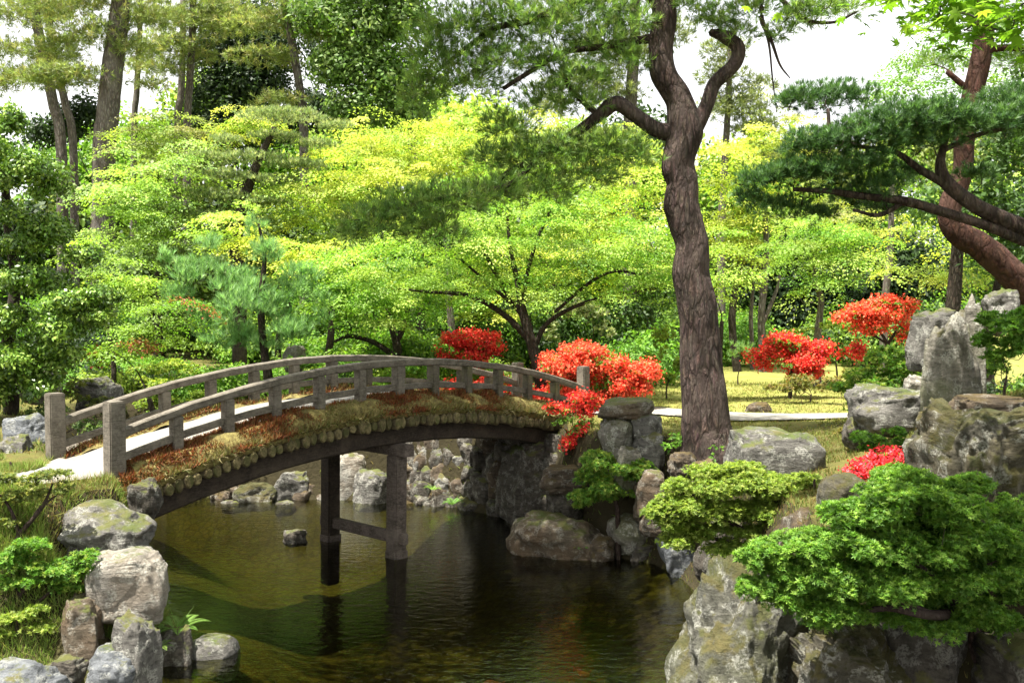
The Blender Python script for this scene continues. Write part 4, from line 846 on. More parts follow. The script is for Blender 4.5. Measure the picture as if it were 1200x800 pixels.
plant('young_pine', 'soft blue-green young pine with long upright shoots behind the left half of the bridge', 'tree', 20.9, YP, 'needle', [(.18, .34, .13), (.23, .4, .16), (.28, .45, .19), (.14, .28, .09)],
      [[(314, 440, 11), (308, 400, 9), (306, 350, 8), (310, 300, 5), (303, 262, 3)]], seed=42, dens=.42, split=4, leaf=dict(L=.2, W=.009, m=14, ph=(6, 42), tw=.12, up=1.5, rmin=.004), low=.8, dk=1.0)
BPn = [
 ('thick-trunked tall pine at upper left', 34, [[(122, 190, 26), (126, 140, 25), (132, 80, 24), (140, 20, 22), (146, -40, 20)]], [(110, 40, 50, 20), (60, 60, 40, 16), (90, 92, 56, 12), (150, 60, 30, 16), (110, 0, 50, 18), (176, 20, 40, 18), (60, 10, 50, 20), (40, 95, 40, 10), (150, -30, 60, 30)], 51),
 ('slender pine left of the thick-trunked pine', 37, [[(72, 180, 12), (62, 120, 12), (52, 70, 11), (40, 10, 11), (36, -40, 10)]], [(20, 20, 40, 18), (10, 60, 36, 14), (40, -20, 50, 24), (20, 90, 30, 12), (66, 84, 36, 10), (0, 100, 24, 14)], 52),
 ('thin leaning pine between the two tall pines at upper left', 39, [[(86, 180, 9), (76, 120, 9), (62, 60, 8), (56, 0, 7)]], [(70, 70, 30, 12), (56, 20, 30, 14), (84, 50, 24, 10), (50, -20, 40, 20)], 53),
 ('pale-trunked pine above the lime maple at upper left', 38, [[(219, 180, 9), (220, 130, 8.5), (224, 70, 8), (226, 10, 8), (224, -40, 7)]], [(215, 60, 44, 16), (240, 30, 50, 18), (190, 50, 30, 14), (260, 10, 40, 20), (220, -10, 50, 24), (200, 80, 34, 12)], 54),
 ('faint thin pine beside the pale-trunked pine', 42, [[(208, 160, 8), (212, 110, 8), (214, 60, 7), (214, 0, 6)]], [(200, 20, 34, 14), (170, 80, 30, 10), (180, 100, 24, 8)], 55),
 ('bent pine with a bare trunk before the dark evergreen', 37, [[(356, 160, 11), (352, 110, 10), (344, 60, 10), (338, 30, 9), (330, -20, 8)]], [(350, 20, 50, 18), (310, 68, 44, 12), (376, 40, 36, 14), (330, 118, 34, 10), (300, 30, 40, 16), (350, -20, 60, 24), (400, 20, 30, 18)], 56),
 ('small far pine trunk left of the pale-trunked pine', 44, [[(157, 160, 7), (160, 110, 7), (163, 50, 6), (166, 0, 5)]], [(160, 20, 30, 12), (172, 60, 26, 10), (150, -10, 40, 16)], 57),
 ('grey-trunked tall pine behind the limb of the old pine', 34, [[(738, 190, 15), (738, 140, 15), (741, 90, 14), (744, 30, 12), (744, -30, 10)]], [(700, 90, 40, 16), (660, 104, 36, 14), (740, 60, 40, 16), (720, 110, 40, 12), (780, 40, 40, 20), (640, 130, 30, 12), (690, 60, 40, 14), (740, -10, 50, 26)], 58),
 ('feathery grey-green pine behind the right limb of the old pine', 33, [[(846, 260, 9), (850, 180, 8), (854, 110, 7), (856, 40, 5)]], [(846, 90, 34, 20), (870, 120, 34, 18), (840, 130, 30, 16), (880, 150, 30, 16), (850, 60, 30, 14), (890, 100, 20, 12), (900, 190, 24, 12)], 59),
]
for lab, Y, tk, pads, seed in BPn:
    pads = [(p[0], p[1], p[2]*.9, p[3]*.9) for p in pads]
    plant('pine_tree', lab, 'tree', Y, pads, 'needle', OLIVE if seed < 58 else [(.16, .2, .08), (.2, .23, .07), (.13, .17, .06)], tk, seed=seed, dens=.24, group=G_BACK, bark=M_GREYBARK,
          leaf=dict(L=.24, W=.026, m=8, ph=(20, 70), tw=.05, up=.5), low=.5, limbfac=.008)
EV = [
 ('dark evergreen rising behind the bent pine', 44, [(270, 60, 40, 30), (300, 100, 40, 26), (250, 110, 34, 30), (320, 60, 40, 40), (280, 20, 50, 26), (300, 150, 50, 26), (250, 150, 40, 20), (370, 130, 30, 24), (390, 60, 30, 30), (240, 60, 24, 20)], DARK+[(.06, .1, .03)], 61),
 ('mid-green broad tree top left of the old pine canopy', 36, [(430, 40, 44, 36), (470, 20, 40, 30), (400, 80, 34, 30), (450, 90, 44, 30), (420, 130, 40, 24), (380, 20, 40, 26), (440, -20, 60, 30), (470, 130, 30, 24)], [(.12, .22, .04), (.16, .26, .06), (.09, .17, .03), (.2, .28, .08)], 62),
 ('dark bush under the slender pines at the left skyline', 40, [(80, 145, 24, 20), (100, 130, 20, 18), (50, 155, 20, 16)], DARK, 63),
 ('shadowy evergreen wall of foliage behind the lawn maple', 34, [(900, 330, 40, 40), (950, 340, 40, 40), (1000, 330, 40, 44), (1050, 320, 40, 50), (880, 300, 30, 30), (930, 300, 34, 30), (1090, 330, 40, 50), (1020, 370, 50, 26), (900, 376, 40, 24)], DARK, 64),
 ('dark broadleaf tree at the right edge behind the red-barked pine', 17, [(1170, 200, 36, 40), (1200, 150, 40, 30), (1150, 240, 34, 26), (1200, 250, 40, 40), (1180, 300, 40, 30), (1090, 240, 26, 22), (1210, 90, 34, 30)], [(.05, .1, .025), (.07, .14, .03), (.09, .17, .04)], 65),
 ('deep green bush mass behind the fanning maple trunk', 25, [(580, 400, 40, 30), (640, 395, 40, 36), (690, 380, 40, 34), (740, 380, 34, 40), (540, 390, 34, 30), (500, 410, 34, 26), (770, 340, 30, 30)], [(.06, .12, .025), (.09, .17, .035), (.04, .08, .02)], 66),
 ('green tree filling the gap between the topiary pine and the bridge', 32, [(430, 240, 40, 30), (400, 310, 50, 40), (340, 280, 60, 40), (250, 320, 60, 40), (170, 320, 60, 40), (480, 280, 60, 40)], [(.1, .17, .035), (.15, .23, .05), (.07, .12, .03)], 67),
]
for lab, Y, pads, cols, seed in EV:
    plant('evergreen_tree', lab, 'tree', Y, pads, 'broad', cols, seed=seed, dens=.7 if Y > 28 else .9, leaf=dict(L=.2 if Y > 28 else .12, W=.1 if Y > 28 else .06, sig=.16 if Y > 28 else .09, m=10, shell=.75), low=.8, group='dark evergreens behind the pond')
# bare grey stems before the dark trees on the right
for lab, pts, Y, seed in (('grey forked bare trunk before the dark trees right of the old pine', [[(893, 402, 9), (892, 370, 8), (896, 330, 8), (898, 290, 7), (896, 240, 5)], [(892, 384, 6), (902, 360, 5), (910, 340, 4), (914, 322, 3)], [(894, 350, 4), (886, 330, 3), (876, 318, 2)]], 27, 71),
                          ('straight thin pale trunk behind the right red azaleas', [[(1036, 370, 9), (1038, 340, 8), (1042, 310, 8), (1044, 270, 7), (1046, 210, 5)]], 26, 72),
                          ('slim grey trunk left of the forked bare trunk', [[(881, 404, 5), (880, 370, 5), (882, 340, 4), (884, 290, 4)]], 28, 73),
                          ('pale mottled trunk rising behind the left red azalea by the bridge', [[(531, 440, 10), (530, 400, 10), (528, 370, 9), (526, 345, 9), (524, 300, 7), (520, 250, 5)]], 24, 74),
                          ('short dark grey trunk beneath the mid-green broad tree', [[(484, 190, 12), (483, 160, 11), (484, 130, 10), (484, 90, 8)]], 36, 75)):
    x = pts[0][-1]
    plant('slender_tree', lab, 'tree', Y, [(x[0], x[1]-20, 34, 18), (x[0]+20, x[1], 24, 12), (x[0]-22, x[1]-4, 22, 12)], 'broad', LIME+GRN if seed != 75 else GRN, pts, seed=seed, dens=.5, bark=M_GREYBARK, leaf=dict(L=.13, W=.07, sig=.12, m=8), low=.8)

# ------------------------------------------------------------------ clipped broadleaf tree at the left
CT = [(0, 142, 30, 20), (-10, 172, 50, 22), (40, 198, 46, 24), (-10, 215, 50, 24), (60, 222, 26, 14), (24, 262, 58, 26), (76, 280, 40, 22), (-10, 290, 50, 30), (98, 302, 26, 15), (40, 336, 54, 22, .2), (96, 352, 46, 20), (20, 384, 54, 24), (70, 386, 46, 20), (-10, 372, 50, 34), (124, 374, 26, 14), (20, 424, 56, 26), (74, 416, 38, 18), (-10, 455, 46, 34), (40, 450, 40, 20)]
plant('clipped_tree', 'glossy dark broadleaf tree clipped into rounded tiers at the left edge', 'tree', 15.2,
      CT,
      'broad', GLO, [[(10, 520, 20, .6), (14, 460, 18, .6), (10, 400, 16, .6), (18, 330, 13, .6), (8, 250, 11, .6), (6, 190, 8, .5), (2, 150, 5, .4)]], seed=81, dens=5, leaf=dict(L=.075, W=.036, sig=.045, m=10, gloss=1, shell=.4, tw=.03), low=.35, split=4, dk=1.0)

# ------------------------------------------------------------------ azaleas
AG = 'red azaleas in flower'
RZ = [
 ('round scarlet azalea highest behind the middle of the bridge railing', 21.5, [(552, 408, 40, 18), (525, 415, 16, 10), (572, 402, 22, 12), (548, 425, 40, 12), (540, 396, 24, 8)], RED, 3.2),
 ('low scarlet azalea glimpsed between the railing posts', 20.0, [(575, 462, 40, 14), (550, 470, 30, 12), (620, 462, 30, 12), (600, 476, 40, 10), (590, 448, 30, 8), (625, 474, 20, 14), (536, 455, 20, 10)], RED, 3.0),
 ('broad orange-red azalea right of the bridge end post', 19.0, [(690, 425, 46, 16), (665, 436, 30, 14), (710, 445, 40, 18), (745, 440, 30, 12), (702, 468, 34, 14), (725, 456, 30, 14), (660, 455, 22, 12), (760, 436, 22, 9), (735, 452, 30, 10), (680, 412, 34, 9), (650, 424, 20, 10)], ORG, 3.0),
 ('scarlet flat-crowned azalea on the lawn right of the old pine', 20.5, [(925, 408, 36, 14), (900, 418, 24, 10), (950, 416, 26, 11), (925, 428, 36, 10), (914, 398, 20, 7), (962, 408, 20, 8), (940, 438, 24, 6)], RED, 3.0),
 ('orange-red azalea with open stems in front of the dark trees at the right', 19.5, [(1025, 366, 42, 12), (1000, 374, 24, 8), (1050, 368, 24, 10), (1018, 384, 30, 8), (1040, 356, 26, 6), (1064, 358, 12, 5), (1058, 388, 14, 12)], ORG, 2.4),
 ('small low red azalea between the two red azaleas on the lawn', 19.6, [(1000, 410, 14, 6), (988, 414, 8, 4), (1006, 418, 8, 4)], RED, 2.2),
]
RT = {3: [[(926, 462, 5), (926, 448, 4), (928, 432, 3)], [(926, 450, 3), (940, 436, 2)]], 4: [[(1040, 412, 5), (1038, 400, 4), (1030, 386, 3)], [(1040, 404, 4), (1050, 388, 3)], [(1038, 402, 3), (1020, 390, 3)]]}
for i, (lab, Y, pads, cols, fl) in enumerate(RZ):
    plant('azalea_bush', lab, 'bush', Y, pads, 'shoot', AZA, RT.get(i), seed=90+i, dens=.8, fcols=cols, fl=fl*1.1, flc=-.34, split=5, leaf=dict(L=.06, W=.025, m=6, fs=.05, fL=.055, fW=.045, tw=.05), parts=('stems', 'foliage'), bark=M_TWIG, low=.5, group=AG)
plant('azalea_bush', 'green azalea dotted with red flowers hanging over the bridge end', 'bush', 16.6, [(672, 468, 28, 9), (690, 480, 20, 12), (665, 492, 18, 9), (685, 505, 22, 14), (676, 520, 18, 10), (655, 478, 16, 8), (690, 530, 14, 12)], 'shoot', AZA, seed=98, dens=1.5, fcols=RED, fl=3.4, flc=.12, split=4,
      leaf=dict(L=.05, W=.02, m=7, fs=.04, fL=.055, fW=.045), parts=('stems', 'foliage'), bark=M_TWIG, low=.7)
plant('azalea_bush', 'small pink-red azalea in flower above the largest near azalea', 'bush', 9.9, [(1034, 540, 20, 12), (1006, 554, 17, 9), (1020, 549, 20, 9), (1046, 534, 10, 9)], 'shoot', AZA, seed=99, dens=1.2, fcols=[(.85, .07, .09), (.8, .05, .06), (.85, .13, .15)], fl=6, leaf=dict(L=.04, W=.014, m=7, fs=.025, fL=.036, fW=.028), parts=('stems', 'foliage'), bark=M_TWIG, low=.5)
GA = [
 ('largest green azalea, broad and layered, overhanging the water at the lower right', 7.6,
  [(1060, 580, 60, 16), (1000, 605, 60, 18), (1110, 600, 60, 18), (950, 640, 50, 20), (1020, 640, 70, 20), (1090, 640, 70, 22), (1150, 640, 50, 24), (920, 668, 40, 18), (970, 680, 60, 20), (1040, 680, 70, 20), (1110, 680, 60, 20), (1170, 672, 34, 18), (920, 700, 34, 18), (970, 716, 50, 16), (1100, 728, 50, 16, .2), (1050, 720, 40, 12, .2), (1060, 560, 40, 10, .3), (1130, 570, 34, 12, .3), (1185, 650, 24, 16), (1040, 612, 80, 22, .5), (1000, 650, 60, 20, .5), (1120, 640, 70, 26, .5), (1060, 690, 70, 20, .5), (896, 652, 34, 16), (888, 690, 30, 14), (1185, 605, 30, 20, .4), (1190, 690, 30, 22, .2), (1150, 715, 40, 18, .2), (1180, 730, 24, 14, .4)],
  [[(1140, 700, 20, 1.0), (1130, 716, 17, .5), (1090, 720, 12), (1040, 712, 8), (1000, 720, 6), (960, 730, 4)], [(1130, 716, 12, .5), (1110, 690, 9), (1060, 650, 7), (1020, 620, 5)], [(1140, 700, 10, .8), (1150, 690, 8), (1160, 660, 6)], [(1100, 722, 8), (1020, 690, 6), (960, 672, 5), (920, 676, 3)]], [(.12, .26, .03), (.17, .32, .04), (.09, .2, .025), (.23, .37, .055)], dict(L=.035, W=.0095, m=8, ph=(35, 85), tw=.04, rmin=.0025), 9.5, 111),
 ('yellowish green spreading azalea with bare stems under the stump-like rock', 10.6,
  [(830, 572, 50, 14), (880, 566, 50, 14), (920, 576, 40, 14), (800, 596, 40, 14), (850, 600, 50, 14), (900, 600, 46, 14), (940, 600, 24, 12), (790, 616, 26, 10), (830, 624, 36, 9), (880, 624, 30, 8), (945, 562, 20, 8), (870, 552, 36, 8), (800, 632, 34, 11), (850, 642, 40, 10), (775, 600, 24, 12), (830, 555, 30, 8), (910, 640, 30, 9)],
  [[(890, 668, 10), (884, 640, 8), (870, 620, 6), (840, 605, 4)], [(884, 640, 7), (900, 612, 5), (920, 590, 3)], [(886, 650, 6), (850, 634, 5), (810, 626, 3)], [(890, 655, 6), (920, 650, 5), (960, 658, 4), (976, 662, 2)]], AZY, dict(L=.035, W=.0105, m=8, ph=(35, 85), tw=.05, rmin=.0025), 5.5, 112),
 ('compact bright green azalea in front of the rock stack at the bridge end', 15.0,
  [(716, 545, 40, 16), (700, 560, 30, 14), (740, 552, 26, 14), (688, 580, 22, 10), (720, 572, 40, 14), (745, 570, 20, 10), (680, 592, 12, 6)], [[(724, 605, 6), (722, 590, 5), (718, 570, 4), (716, 556, 3)]], AZA+AZY, dict(L=.045, W=.015, m=8, tw=.05, rmin=.003), 6.5, 113),
 ('green azalea on the raised rocks at the right edge below the red-barked pine', 10.0,
  [(1180, 380, 36, 18), (1160, 400, 20, 12), (1200, 400, 40, 20), (1172, 420, 20, 10), (1215, 370, 30, 16), (1158, 378, 14, 10)], None, AZA, dict(L=.05, W=.017, m=8, tw=.05, rmin=.003), 3.4, 114),
 ('green azalea between the overhanging grey rock and the small pink-red azalea', 10.6,
  [(1030, 515, 30, 10), (1060, 525, 24, 12), (1008, 525, 18, 8), (1070, 545, 14, 14), (1040, 535, 30, 10), (1050, 508, 24, 8)], None, AZA, dict(L=.045, W=.016, m=8, tw=.05, rmin=.003), 3, 115),
 ('light green mounded azalea on the lawn left of the tall standing stone', 15.5,
  [(1035, 428, 40, 18), (1010, 440, 34, 14), (1060, 440, 28, 16), (1000, 454, 26, 10), (1050, 415, 26, 10), (1030, 450, 40, 10)], None, AZY+AZA, dict(L=.055, W=.022, m=7, tw=.04), 2.4, 116),
 ('brownish low azalea mound around the foot of the scarlet lawn azalea', 19.5,
  [(950, 448, 36, 12), (975, 450, 26, 12), (915, 455, 26, 8), (985, 440, 24, 10)], None, [(.2, .19, .05), (.26, .2, .06), (.15, .17, .04)], dict(L=.06, W=.026, m=7, tw=.04), 1.3, 117),
 ('large dark shrub behind the tall standing stone at the right edge', 14, [(1180, 420, 50, 26), (1140, 440, 40, 20), (1215, 390, 40, 30), (1110, 430, 24, 20)], None, GLO, dict(L=.06, W=.026, m=7), 1.6, 137),
 ('green shrub filling the bank between the egg-shaped rock and the stump-like rock', 10.4, [(955, 590, 26, 10), (935, 612, 22, 10), (930, 640, 18, 10), (1000, 600, 20, 10)], None, AZA, dict(L=.042, W=.014, m=8, rmin=.0025), 2.6, 138),
 ('low dull green shrub at the left edge between the path and the smooth pale rock', 12.3, [(14, 566, 26, 10), (46, 572, 16, 8), (-10, 560, 24, 14), (30, 580, 24, 8)], None, [(.12, .16, .03), (.18, .22, .045), (.1, .13, .025)], dict(L=.04, W=.015, m=7), 2.5, 139),
 ('small green bush at the left foot of the big pine', 14.6, [(796, 515, 22, 11), (784, 525, 14, 8), (806, 522, 16, 8)], None, AZA, dict(L=.045, W=.017, m=7), 2.0, 118),
 ('little green bush between the big pine and the stump-like rock', 12.6, [(842, 526, 10, 10), (836, 534, 8, 7)], None, AZA, dict(L=.04, W=.015, m=7), 2.0, 119),
 ('yellow green bush between the orange-red azalea and the old pine trunk', 21, [(782, 400, 20, 18), (772, 420, 14, 14), (790, 425, 14, 16), (785, 440, 16, 10), (770, 390, 12, 10)], None, AZY, dict(L=.07, W=.03, m=7), 1.3, 120),
 ('twisted small-leaved shrub leaning over the path at the left edge', 10.6,
  [(60, 560, 30, 10), (30, 560, 24, 10), (75, 572, 20, 8), (10, 585, 24, 12), (40, 580, 24, 8), (20, 612, 20, 8), (76, 556, 16, 6), (-10, 560, 20, 12)], [[(14, 648, 8), (24, 625, 7), (40, 606, 5), (52, 590, 4), (62, 566, 2)], [(22, 626, 5), (14, 600, 4), (2, 582, 3), (-10, 570, 2)], [(40, 604, 4), (50, 592, 3), (78, 572, 2)]], [(.16, .2, .05), (.2, .25, .06), (.3, .3, .09), (.11, .15, .04)], dict(L=.036, W=.013, m=7, tw=.06, rmin=.002), 5.5, 121),
 ('low bright green shrub with crooked dark branches on the left bank', 10.3,
  [(60, 665, 36, 10), (20, 655, 30, 12), (90, 672, 26, 10), (100, 655, 20, 10), (40, 682, 34, 8), (14, 680, 24, 10), (85, 690, 24, 6), (30, 640, 26, 8)], [[(22, 728, 8), (20, 708, 7), (28, 690, 6), (44, 676, 5), (66, 672, 4), (86, 676, 3)], [(30, 724, 6), (44, 706, 5), (58, 694, 3)], [(22, 700, 5), (16, 682, 4), (14, 664, 3)]], AZA+[(.26, .36, .06)], dict(L=.038, W=.013, m=8, tw=.08, rmin=.002), 4.5, 122),
 ('creeping light green ground azalea in the lower left corner', 10.1, [(20, 725, 30, 8), (50, 735, 26, 7), (10, 742, 24, 8), (40, 715, 24, 6)], None, AZY, dict(L=.035, W=.012, m=7, rmin=.002), 4.5, 123),
 ('tuft of green azalea growing on the corner of the large pale block', 10.9, [(160, 704, 18, 6), (172, 700, 14, 6), (150, 710, 14, 5)], None, AZA+[(.26, .36, .06)], dict(L=.035, W=.012, m=8, rmin=.002), 2.0, 124),
 ('yellow-green shrub mound left of the young pine above the railing', 20.8, [(210, 420, 30, 14), (180, 432, 30, 12), (160, 445, 24, 12), (225, 440, 24, 12), (195, 448, 30, 10)], None, AZY+YEL[:1], dict(L=.06, W=.026, m=7), 1.4, 125),
 ('yellow shrub seen through the railing beyond the bridge deck', 20.4, [(170, 470, 30, 14), (200, 478, 30, 14), (230, 466, 24, 10), (140, 468, 24, 10), (250, 480, 20, 10)], None, AZY, dict(L=.055, W=.024, m=7), 1.4, 126),
 ('olive green shrub between the slanting slab and the clipped tree', 16.0, [(85, 446, 24, 12), (70, 462, 20, 10), (110, 472, 30, 12), (130, 482, 24, 10)], None, [(.13, .16, .035), (.19, .2, .05), (.1, .14, .03)], dict(L=.055, W=.024, m=7), 1.4, 127),
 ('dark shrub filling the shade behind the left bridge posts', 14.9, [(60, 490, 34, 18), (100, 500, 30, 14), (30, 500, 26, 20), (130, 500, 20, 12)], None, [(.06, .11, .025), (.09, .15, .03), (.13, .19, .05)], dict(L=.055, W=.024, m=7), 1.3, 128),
 ('reddish sprinkled green shrub at mid left below the maples', 21.5, [(120, 425, 26, 14), (150, 415, 26, 14), (100, 410, 20, 12), (180, 405, 24, 10)], None, GRN+[(.3, .09, .04)], dict(L=.06, W=.03, m=7), 1.2, 129),
 ('green shrub row behind the crown of the bridge railing', 20.5, [(380, 425, 30, 12), (420, 428, 30, 12), (460, 430, 30, 12), (490, 436, 24, 10), (350, 430, 24, 12), (400, 445, 30, 10), (450, 448, 34, 10)], None, AZA+GRN, dict(L=.065, W=.03, m=7), 1.2, 130),
 ('variegated pale-leaved shrub right of the fanning maple trunk', 22.5, [(690, 375, 26, 20), (670, 360, 20, 16), (710, 390, 20, 16), (650, 390, 16, 16)], None, [(.3, .34, .16), (.2, .28, .08), (.42, .44, .28)], dict(L=.08, W=.04, m=7), 1.0, 131),
 ('dark green shrub left of the low scarlet azalea behind the railing', 21, [(515, 440, 20, 16), (490, 455, 24, 12), (640, 440, 20, 20), (600, 425, 20, 16)], None, GLO, dict(L=.07, W=.035, m=7), 1.1, 132),
 ('tall grassy clump at the lawn edge left of the scarlet lawn azalea', 23.5, [(866, 408, 16, 8), (880, 415, 14, 7), (858, 418, 12, 6)], None, [(.14, .26, .08), (.2, .32, .1)], dict(L=.14, W=.014, m=9, ph=(5, 45)), .9, 133),
 ('low yellow bush under the slender lawn maple', 22.5, [(980, 380, 30, 8), (1005, 384, 20, 7), (940, 388, 20, 7)], None, AZY, dict(L=.07, W=.035, m=7), 1.1, 134),
 ('brownish green heather mound right of the path behind the stump-like rock', 14.5, [(985, 506, 16, 6), (975, 514, 12, 5)], None, [(.2, .17, .04), (.16, .16, .03)], dict(L=.04, W=.014, m=7), 1.8, 135),
 ('moss and seedlings growing on the foot of the big flat-topped boulder', 15.05, [(680, 640, 24, 5), (655, 634, 16, 6), (700, 646, 14, 4), (668, 622, 9, 5)], None, AZA+[(.2, .2, .04)], dict(L=.03, W=.012, m=6), 1.8, 136),
]
for lab, Y, pads, tk, cols, lf, dens, seed in GA:
    plant('azalea_bush' if 'azalea' in lab else ('grass_clump' if 'grassy' in lab else ('seedlings' if 'seedlings' in lab else 'shrub')), lab, 'plant' if 'seedlings' in lab or 'grassy' in lab else 'bush', Y, pads, 'shoot', cols, tk, seed=seed, dens=dens, leaf=lf, parts=('stems', 'foliage'), bark=M_TWIG, low=.3 if Y < 12 else .6, brough=.1, split={111: 20, 112: 18, 113: 9, 114: 8, 115: 5, 116: 5, 122: 9, 121: 5, 123: 6, 138: 6}.get(seed, 3),
          group='green shrubs around the pond')

# ------------------------------------------------------------------ ferns
def fern(label, px, py, Y, fronds, L, cols, seed, up=.6):
    r = np.random.default_rng(seed); b = at(px, py, Y); o = thing('fern', label, 'fern', b, 'ferns on the left bank')
    for a in np.linspace(0, 2*math.pi, fronds, endpoint=False)+r.uniform(0, .5, fronds):
        d = np.array([math.cos(a), math.sin(a), 0]); t = np.linspace(0, 1, 28); l = L*r.uniform(.75, 1.15)
        P = b+d*(t*l*.85)[:, None]; P[:, 2] += l*(up*t*1.5-1.0*up*t**2*1.1); s = np.array([-d[1], d[0], 0]); lb = LB()
        tg_ = nrm(np.gradient(P, axis=0)); N = nrm(np.cross(tg_, s)); N *= np.sign(N[:, 2:3]+1e-6); k = slice(3, 28)
        w = l*.26*np.sin(np.linspace(.35, 1, 28)*math.pi*.97)
        c = pick(r, cols, 1, .1).repeat(25, 0)
        for sg in (1, -1):
            for sh in (0,): 
                Q = P+tg_*(l/28*sh); lb.kite(Q[k], nrm(s*sg+tg_*.55)[k], N[k], np.maximum(w[k], .01), np.full(25, l*.026), c*r.uniform(.85, 1.15, (25, 1)))
        lb.kite(P[:1], tg_[3:4], N[3:4], [l*.9], [l*.02], c[:1])
        lb.build('frond', M_LEAF, o)
fern('bright green fern over the water beside the grey steep-sided rock', 208, 742, 10.9, 9, .38, [(.12, .24, .04), (.17, .3, .055)], 141)
fern('small fern at the foot of the dark purplish rock by the water', 184, 762, 10.5, 7, .24, [(.12, .22, .04), (.18, .28, .055)], 142)
fern('dried yellow-brown fern below the long lichened boulder', 52, 655, 10.9, 3, .42, [(.4, .3, .06), (.34, .27, .06)], 143)
fern('young fern under the brown wall stones beyond the bridge', 530, 592, 18.6, 7, .3, [(.14, .3, .05)], 144)
fern('fern tuft beside the near pier on the far shore', 508, 575, 19.0, 6, .3, [(.18, .32, .05)], 145)

# ------------------------------------------------------------------ koi in the pond
M_KOI = NT('koi_skin'); co = M_KOI.coord(); M_KOI = M_KOI.done(M_KOI.mix(M_KOI.ramp(M_KOI.noise(co, 9, 2), [(.55, 0.0), (.6, .35)]), (.5, .06, .015), (.45, .28, .15)), .35, spec=.5)
for i, (px, py, a, L, lab) in enumerate(((577, 764, .3, .3, 'orange koi swimming alone in the middle of the pond'), (660, 768, 1.2, .34, 'orange-red koi leftmost of the group near the big mossy rock'), (682, 752, 2.4, .32, 'orange-red koi uppermost of the group near the big mossy rock'), (700, 770, .2, .36, 'orange-red koi rightmost of the group near the big mossy rock'), (672, 784, -.5, .3, 'orange-red koi lowest of the group near the big mossy rock'))):
    Yk = 4700/(py-352)*1.0; c = at(px, py, Yk); c = np.array([c[0], c[1], -.5]); L *= .7; o = thing('koi', lab, 'fish', c, 'koi in the pond')
    d = np.array([math.cos(a), math.sin(a), 0]); s = np.array([-d[1], d[0], 0]); t = np.linspace(0, 1, 12)
    P = c+d*((t-.5)*L)[:, None]+s*(.03*np.sin(t*5))[:, None]; R = L*.14*np.sin(np.clip(t*.93+.04, 0, 1)**.7*math.pi)**.8+.004; tb = TB(); tb.tube(P, R, 10); tb.build('body', M_KOI, o)
    tf = LB(); e = P[-1]; up = np.array([0, 0, 1.0])
    for sg in (1, -1): tf.kite(e[None], nrm((d+s*.1+up*.6*sg)[None]), s[None], [L*.25], [L*.12], np.array([[.8, .2, .08]]))
    tf.build('tail_fin', M_PETAL, o)
    for sg in (1, -1):
        pf = LB(); pf.kite((P[3]+s*sg*R[3]*.8)[None], nrm((s*sg+d*.5)[None]), up[None], [L*.2], [L*.12], np.array([[.8, .2, .08]])); pf.build('side_fin', M_PETAL, o)

# ------------------------------------------------------------------ ground cover and the far wood
r = np.random.default_rng(200); lb = LB()
def scatter(n, x0, x1, y0, y1, L, W, cols, clump=-.2, lean=.45, sdmin=.08):
    x = r.uniform(x0, x1, n); y = r.uniform(y0, y1, n); sd = poly_sd(x, y, SHORE); pa = np.minimum(poly_sd(x, y, PATH_A), poly_sd(x, y, PATH_B))
    q = np.stack([x, y, x*0], -1); br = np.stack([x+4.611, y-12.0], -1); bk = br@BD[:2]; bn = br@BN[:2]; onb = (bk > -.05) & (bk < 8.5) & (bn > -.25) & (bn < BW+.25)
    k = (sd > sdmin) & (pa > .03) & ~onb & (wob(q, 2.2, 4)+.6*wob(q, 6.0, 9) > clump); x, y = x[k], y[k]; P = np.stack([x, y, ground(x, y)-.01], -1)
    blades(lb, r, P, L, W, cols, lean)
scatter(14000, -5.9, -3.9, 10.5, 12.4, .13, .008, [(.15, .22, .04), (.24, .24, .07), (.2, .14, .05)], -2, .6, 0.0)
scatter(110000, -7, -3.4, 9.2, 13.2, .1, .008, [(.16, .25, .04), (.22, .3, .06), (.28, .28, .09), (.12, .19, .03)])
scatter(40000, -5.8, -3.8, 10.4, 12.6, .15, .008, [(.2, .3, .05), (.3, .32, .1), (.26, .4, .06)], .1)
scatter(60000, 1.5, 7, 7, 15, .07, .008, [(.1, .15, .025), (.15, .17, .04), (.17, .12, .04)], -.3)
scatter(60000, 1.5, 14, 14.5, 25, .06, .014, [(.2, .24, .045), (.3, .28, .075), (.15, .19, .035), (.22, .17, .06)], -.25, .7)
scatter(40000, -14, 2, 13, 24, .09, .016, [(.12, .19, .03), (.18, .22, .05), (.2, .16, .05)], -.2)
tag(lb.build('grass', M_GRASS, base=(0, 12, 1.8)), None, None, kind='stuff')
lb = LB(); r = np.random.default_rng(202)
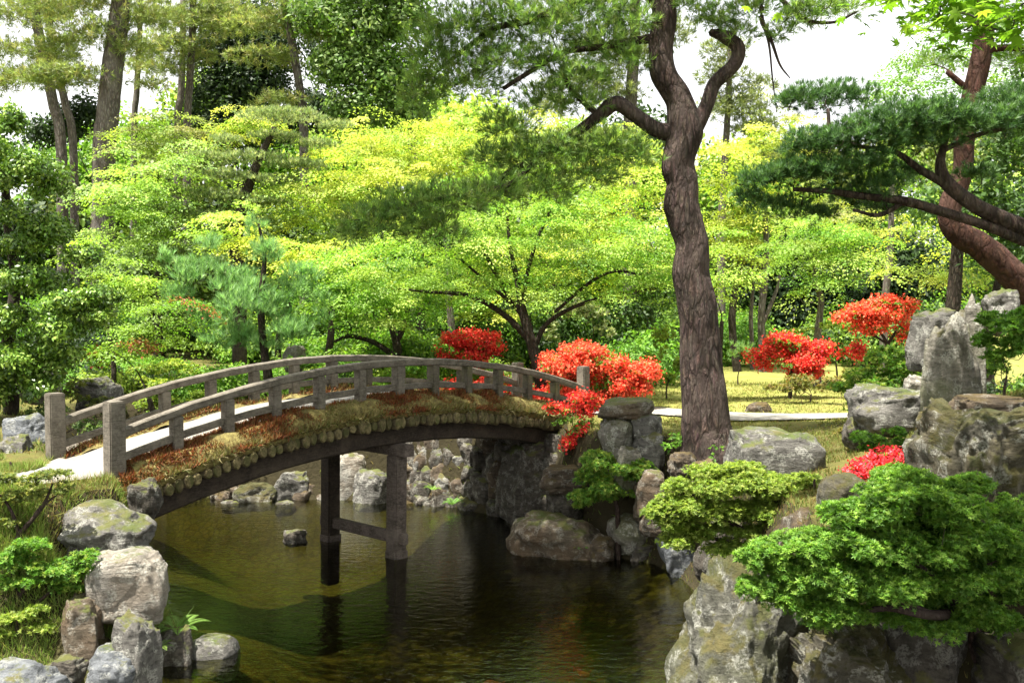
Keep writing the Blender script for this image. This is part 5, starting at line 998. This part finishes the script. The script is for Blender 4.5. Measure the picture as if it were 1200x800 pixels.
for i in range(150):
    x = r.uniform(-20, 14); y = r.uniform(23, 40) if x < 3.5 else r.uniform(29, 40); h = r.uniform(.4, 1.3)*(1 if y < 30 else 1.5); c = np.array([x, y, gz(x, y)+h*.35]); rad = np.array([r.uniform(.7, 1.5), r.uniform(.6, 1.2), h*.7])
    P, Nn = pad_points(r, c, rad, 420, .2, .6, .35, i); cluster(lb, r, P, nrm(Nn+np.array([0, 0, .4])), 7, .09, .13, .065, [AZA, GLO, GLO, GRN, DARK][int(r.integers(5))])
for i in range(90):
    x = r.uniform(-14, -.5) if i < 65 else r.uniform(5.5, 13); y = r.uniform(21, 24.5) if i < 65 else r.uniform(12.5, 17); h = r.uniform(.3, .7)
    if i >= 65 and y > 16.2 and x < 9: continue
    c = np.array([x, y, gz(x, y)+h*.3]); rad = np.array([r.uniform(.4, .9), r.uniform(.4, .8), h*.6])
    P, Nn = pad_points(r, c, rad, 330, .2, .6, .35, i); cluster(lb, r, P, nrm(Nn+np.array([0, 0, .4])), 7, .06, .085, .04, [AZA, GLO, AZY, GRN, DARK][int(r.integers(5))])
tag(lb.build('undergrowth', M_LEAF, base=(0, 30, 2)), None, None, kind='stuff')
pass
# leaves of a dense wood far behind, one mass nobody could count
lb = LB(); r = np.random.default_rng(201)
for i in range(120):
    px = r.uniform(-150, 1350); Y = r.uniform(47, 60); top = np.interp(px, [-150, 60, 240, 420, 560, 820, 900, 1080, 1350], [140, 140, 110, 110, 130, 150, 190, 160, 90]); py = r.uniform(top, 400)
    c = at(px, py, Y); rad = np.array([r.uniform(1.6, 3.4), r.uniform(1.2, 2.2), r.uniform(1.0, 2.2)]); P, Nn = pad_points(r, c, rad, 420, .9, .7, .35, i)
    cluster(lb, r, P, nrm(Nn+np.array([0, 0, .4])), 5, .22, .34, .2, [OLIVE, DARK, LIME, GRN][int(r.integers(4))][:2])
P = np.stack([r.uniform(-32, 32, 9000), r.uniform(46, 58, 9000), r.uniform(2, 9, 9000)], -1); cluster(lb, r, P, np.tile([0, -.5, .8], (9000, 1)), 4, .4, .4, .24, DARK+GRN)
tag(lb.build('far_wood', M_LEAF, base=(0, 52, 3)), None, None, kind='stuff')
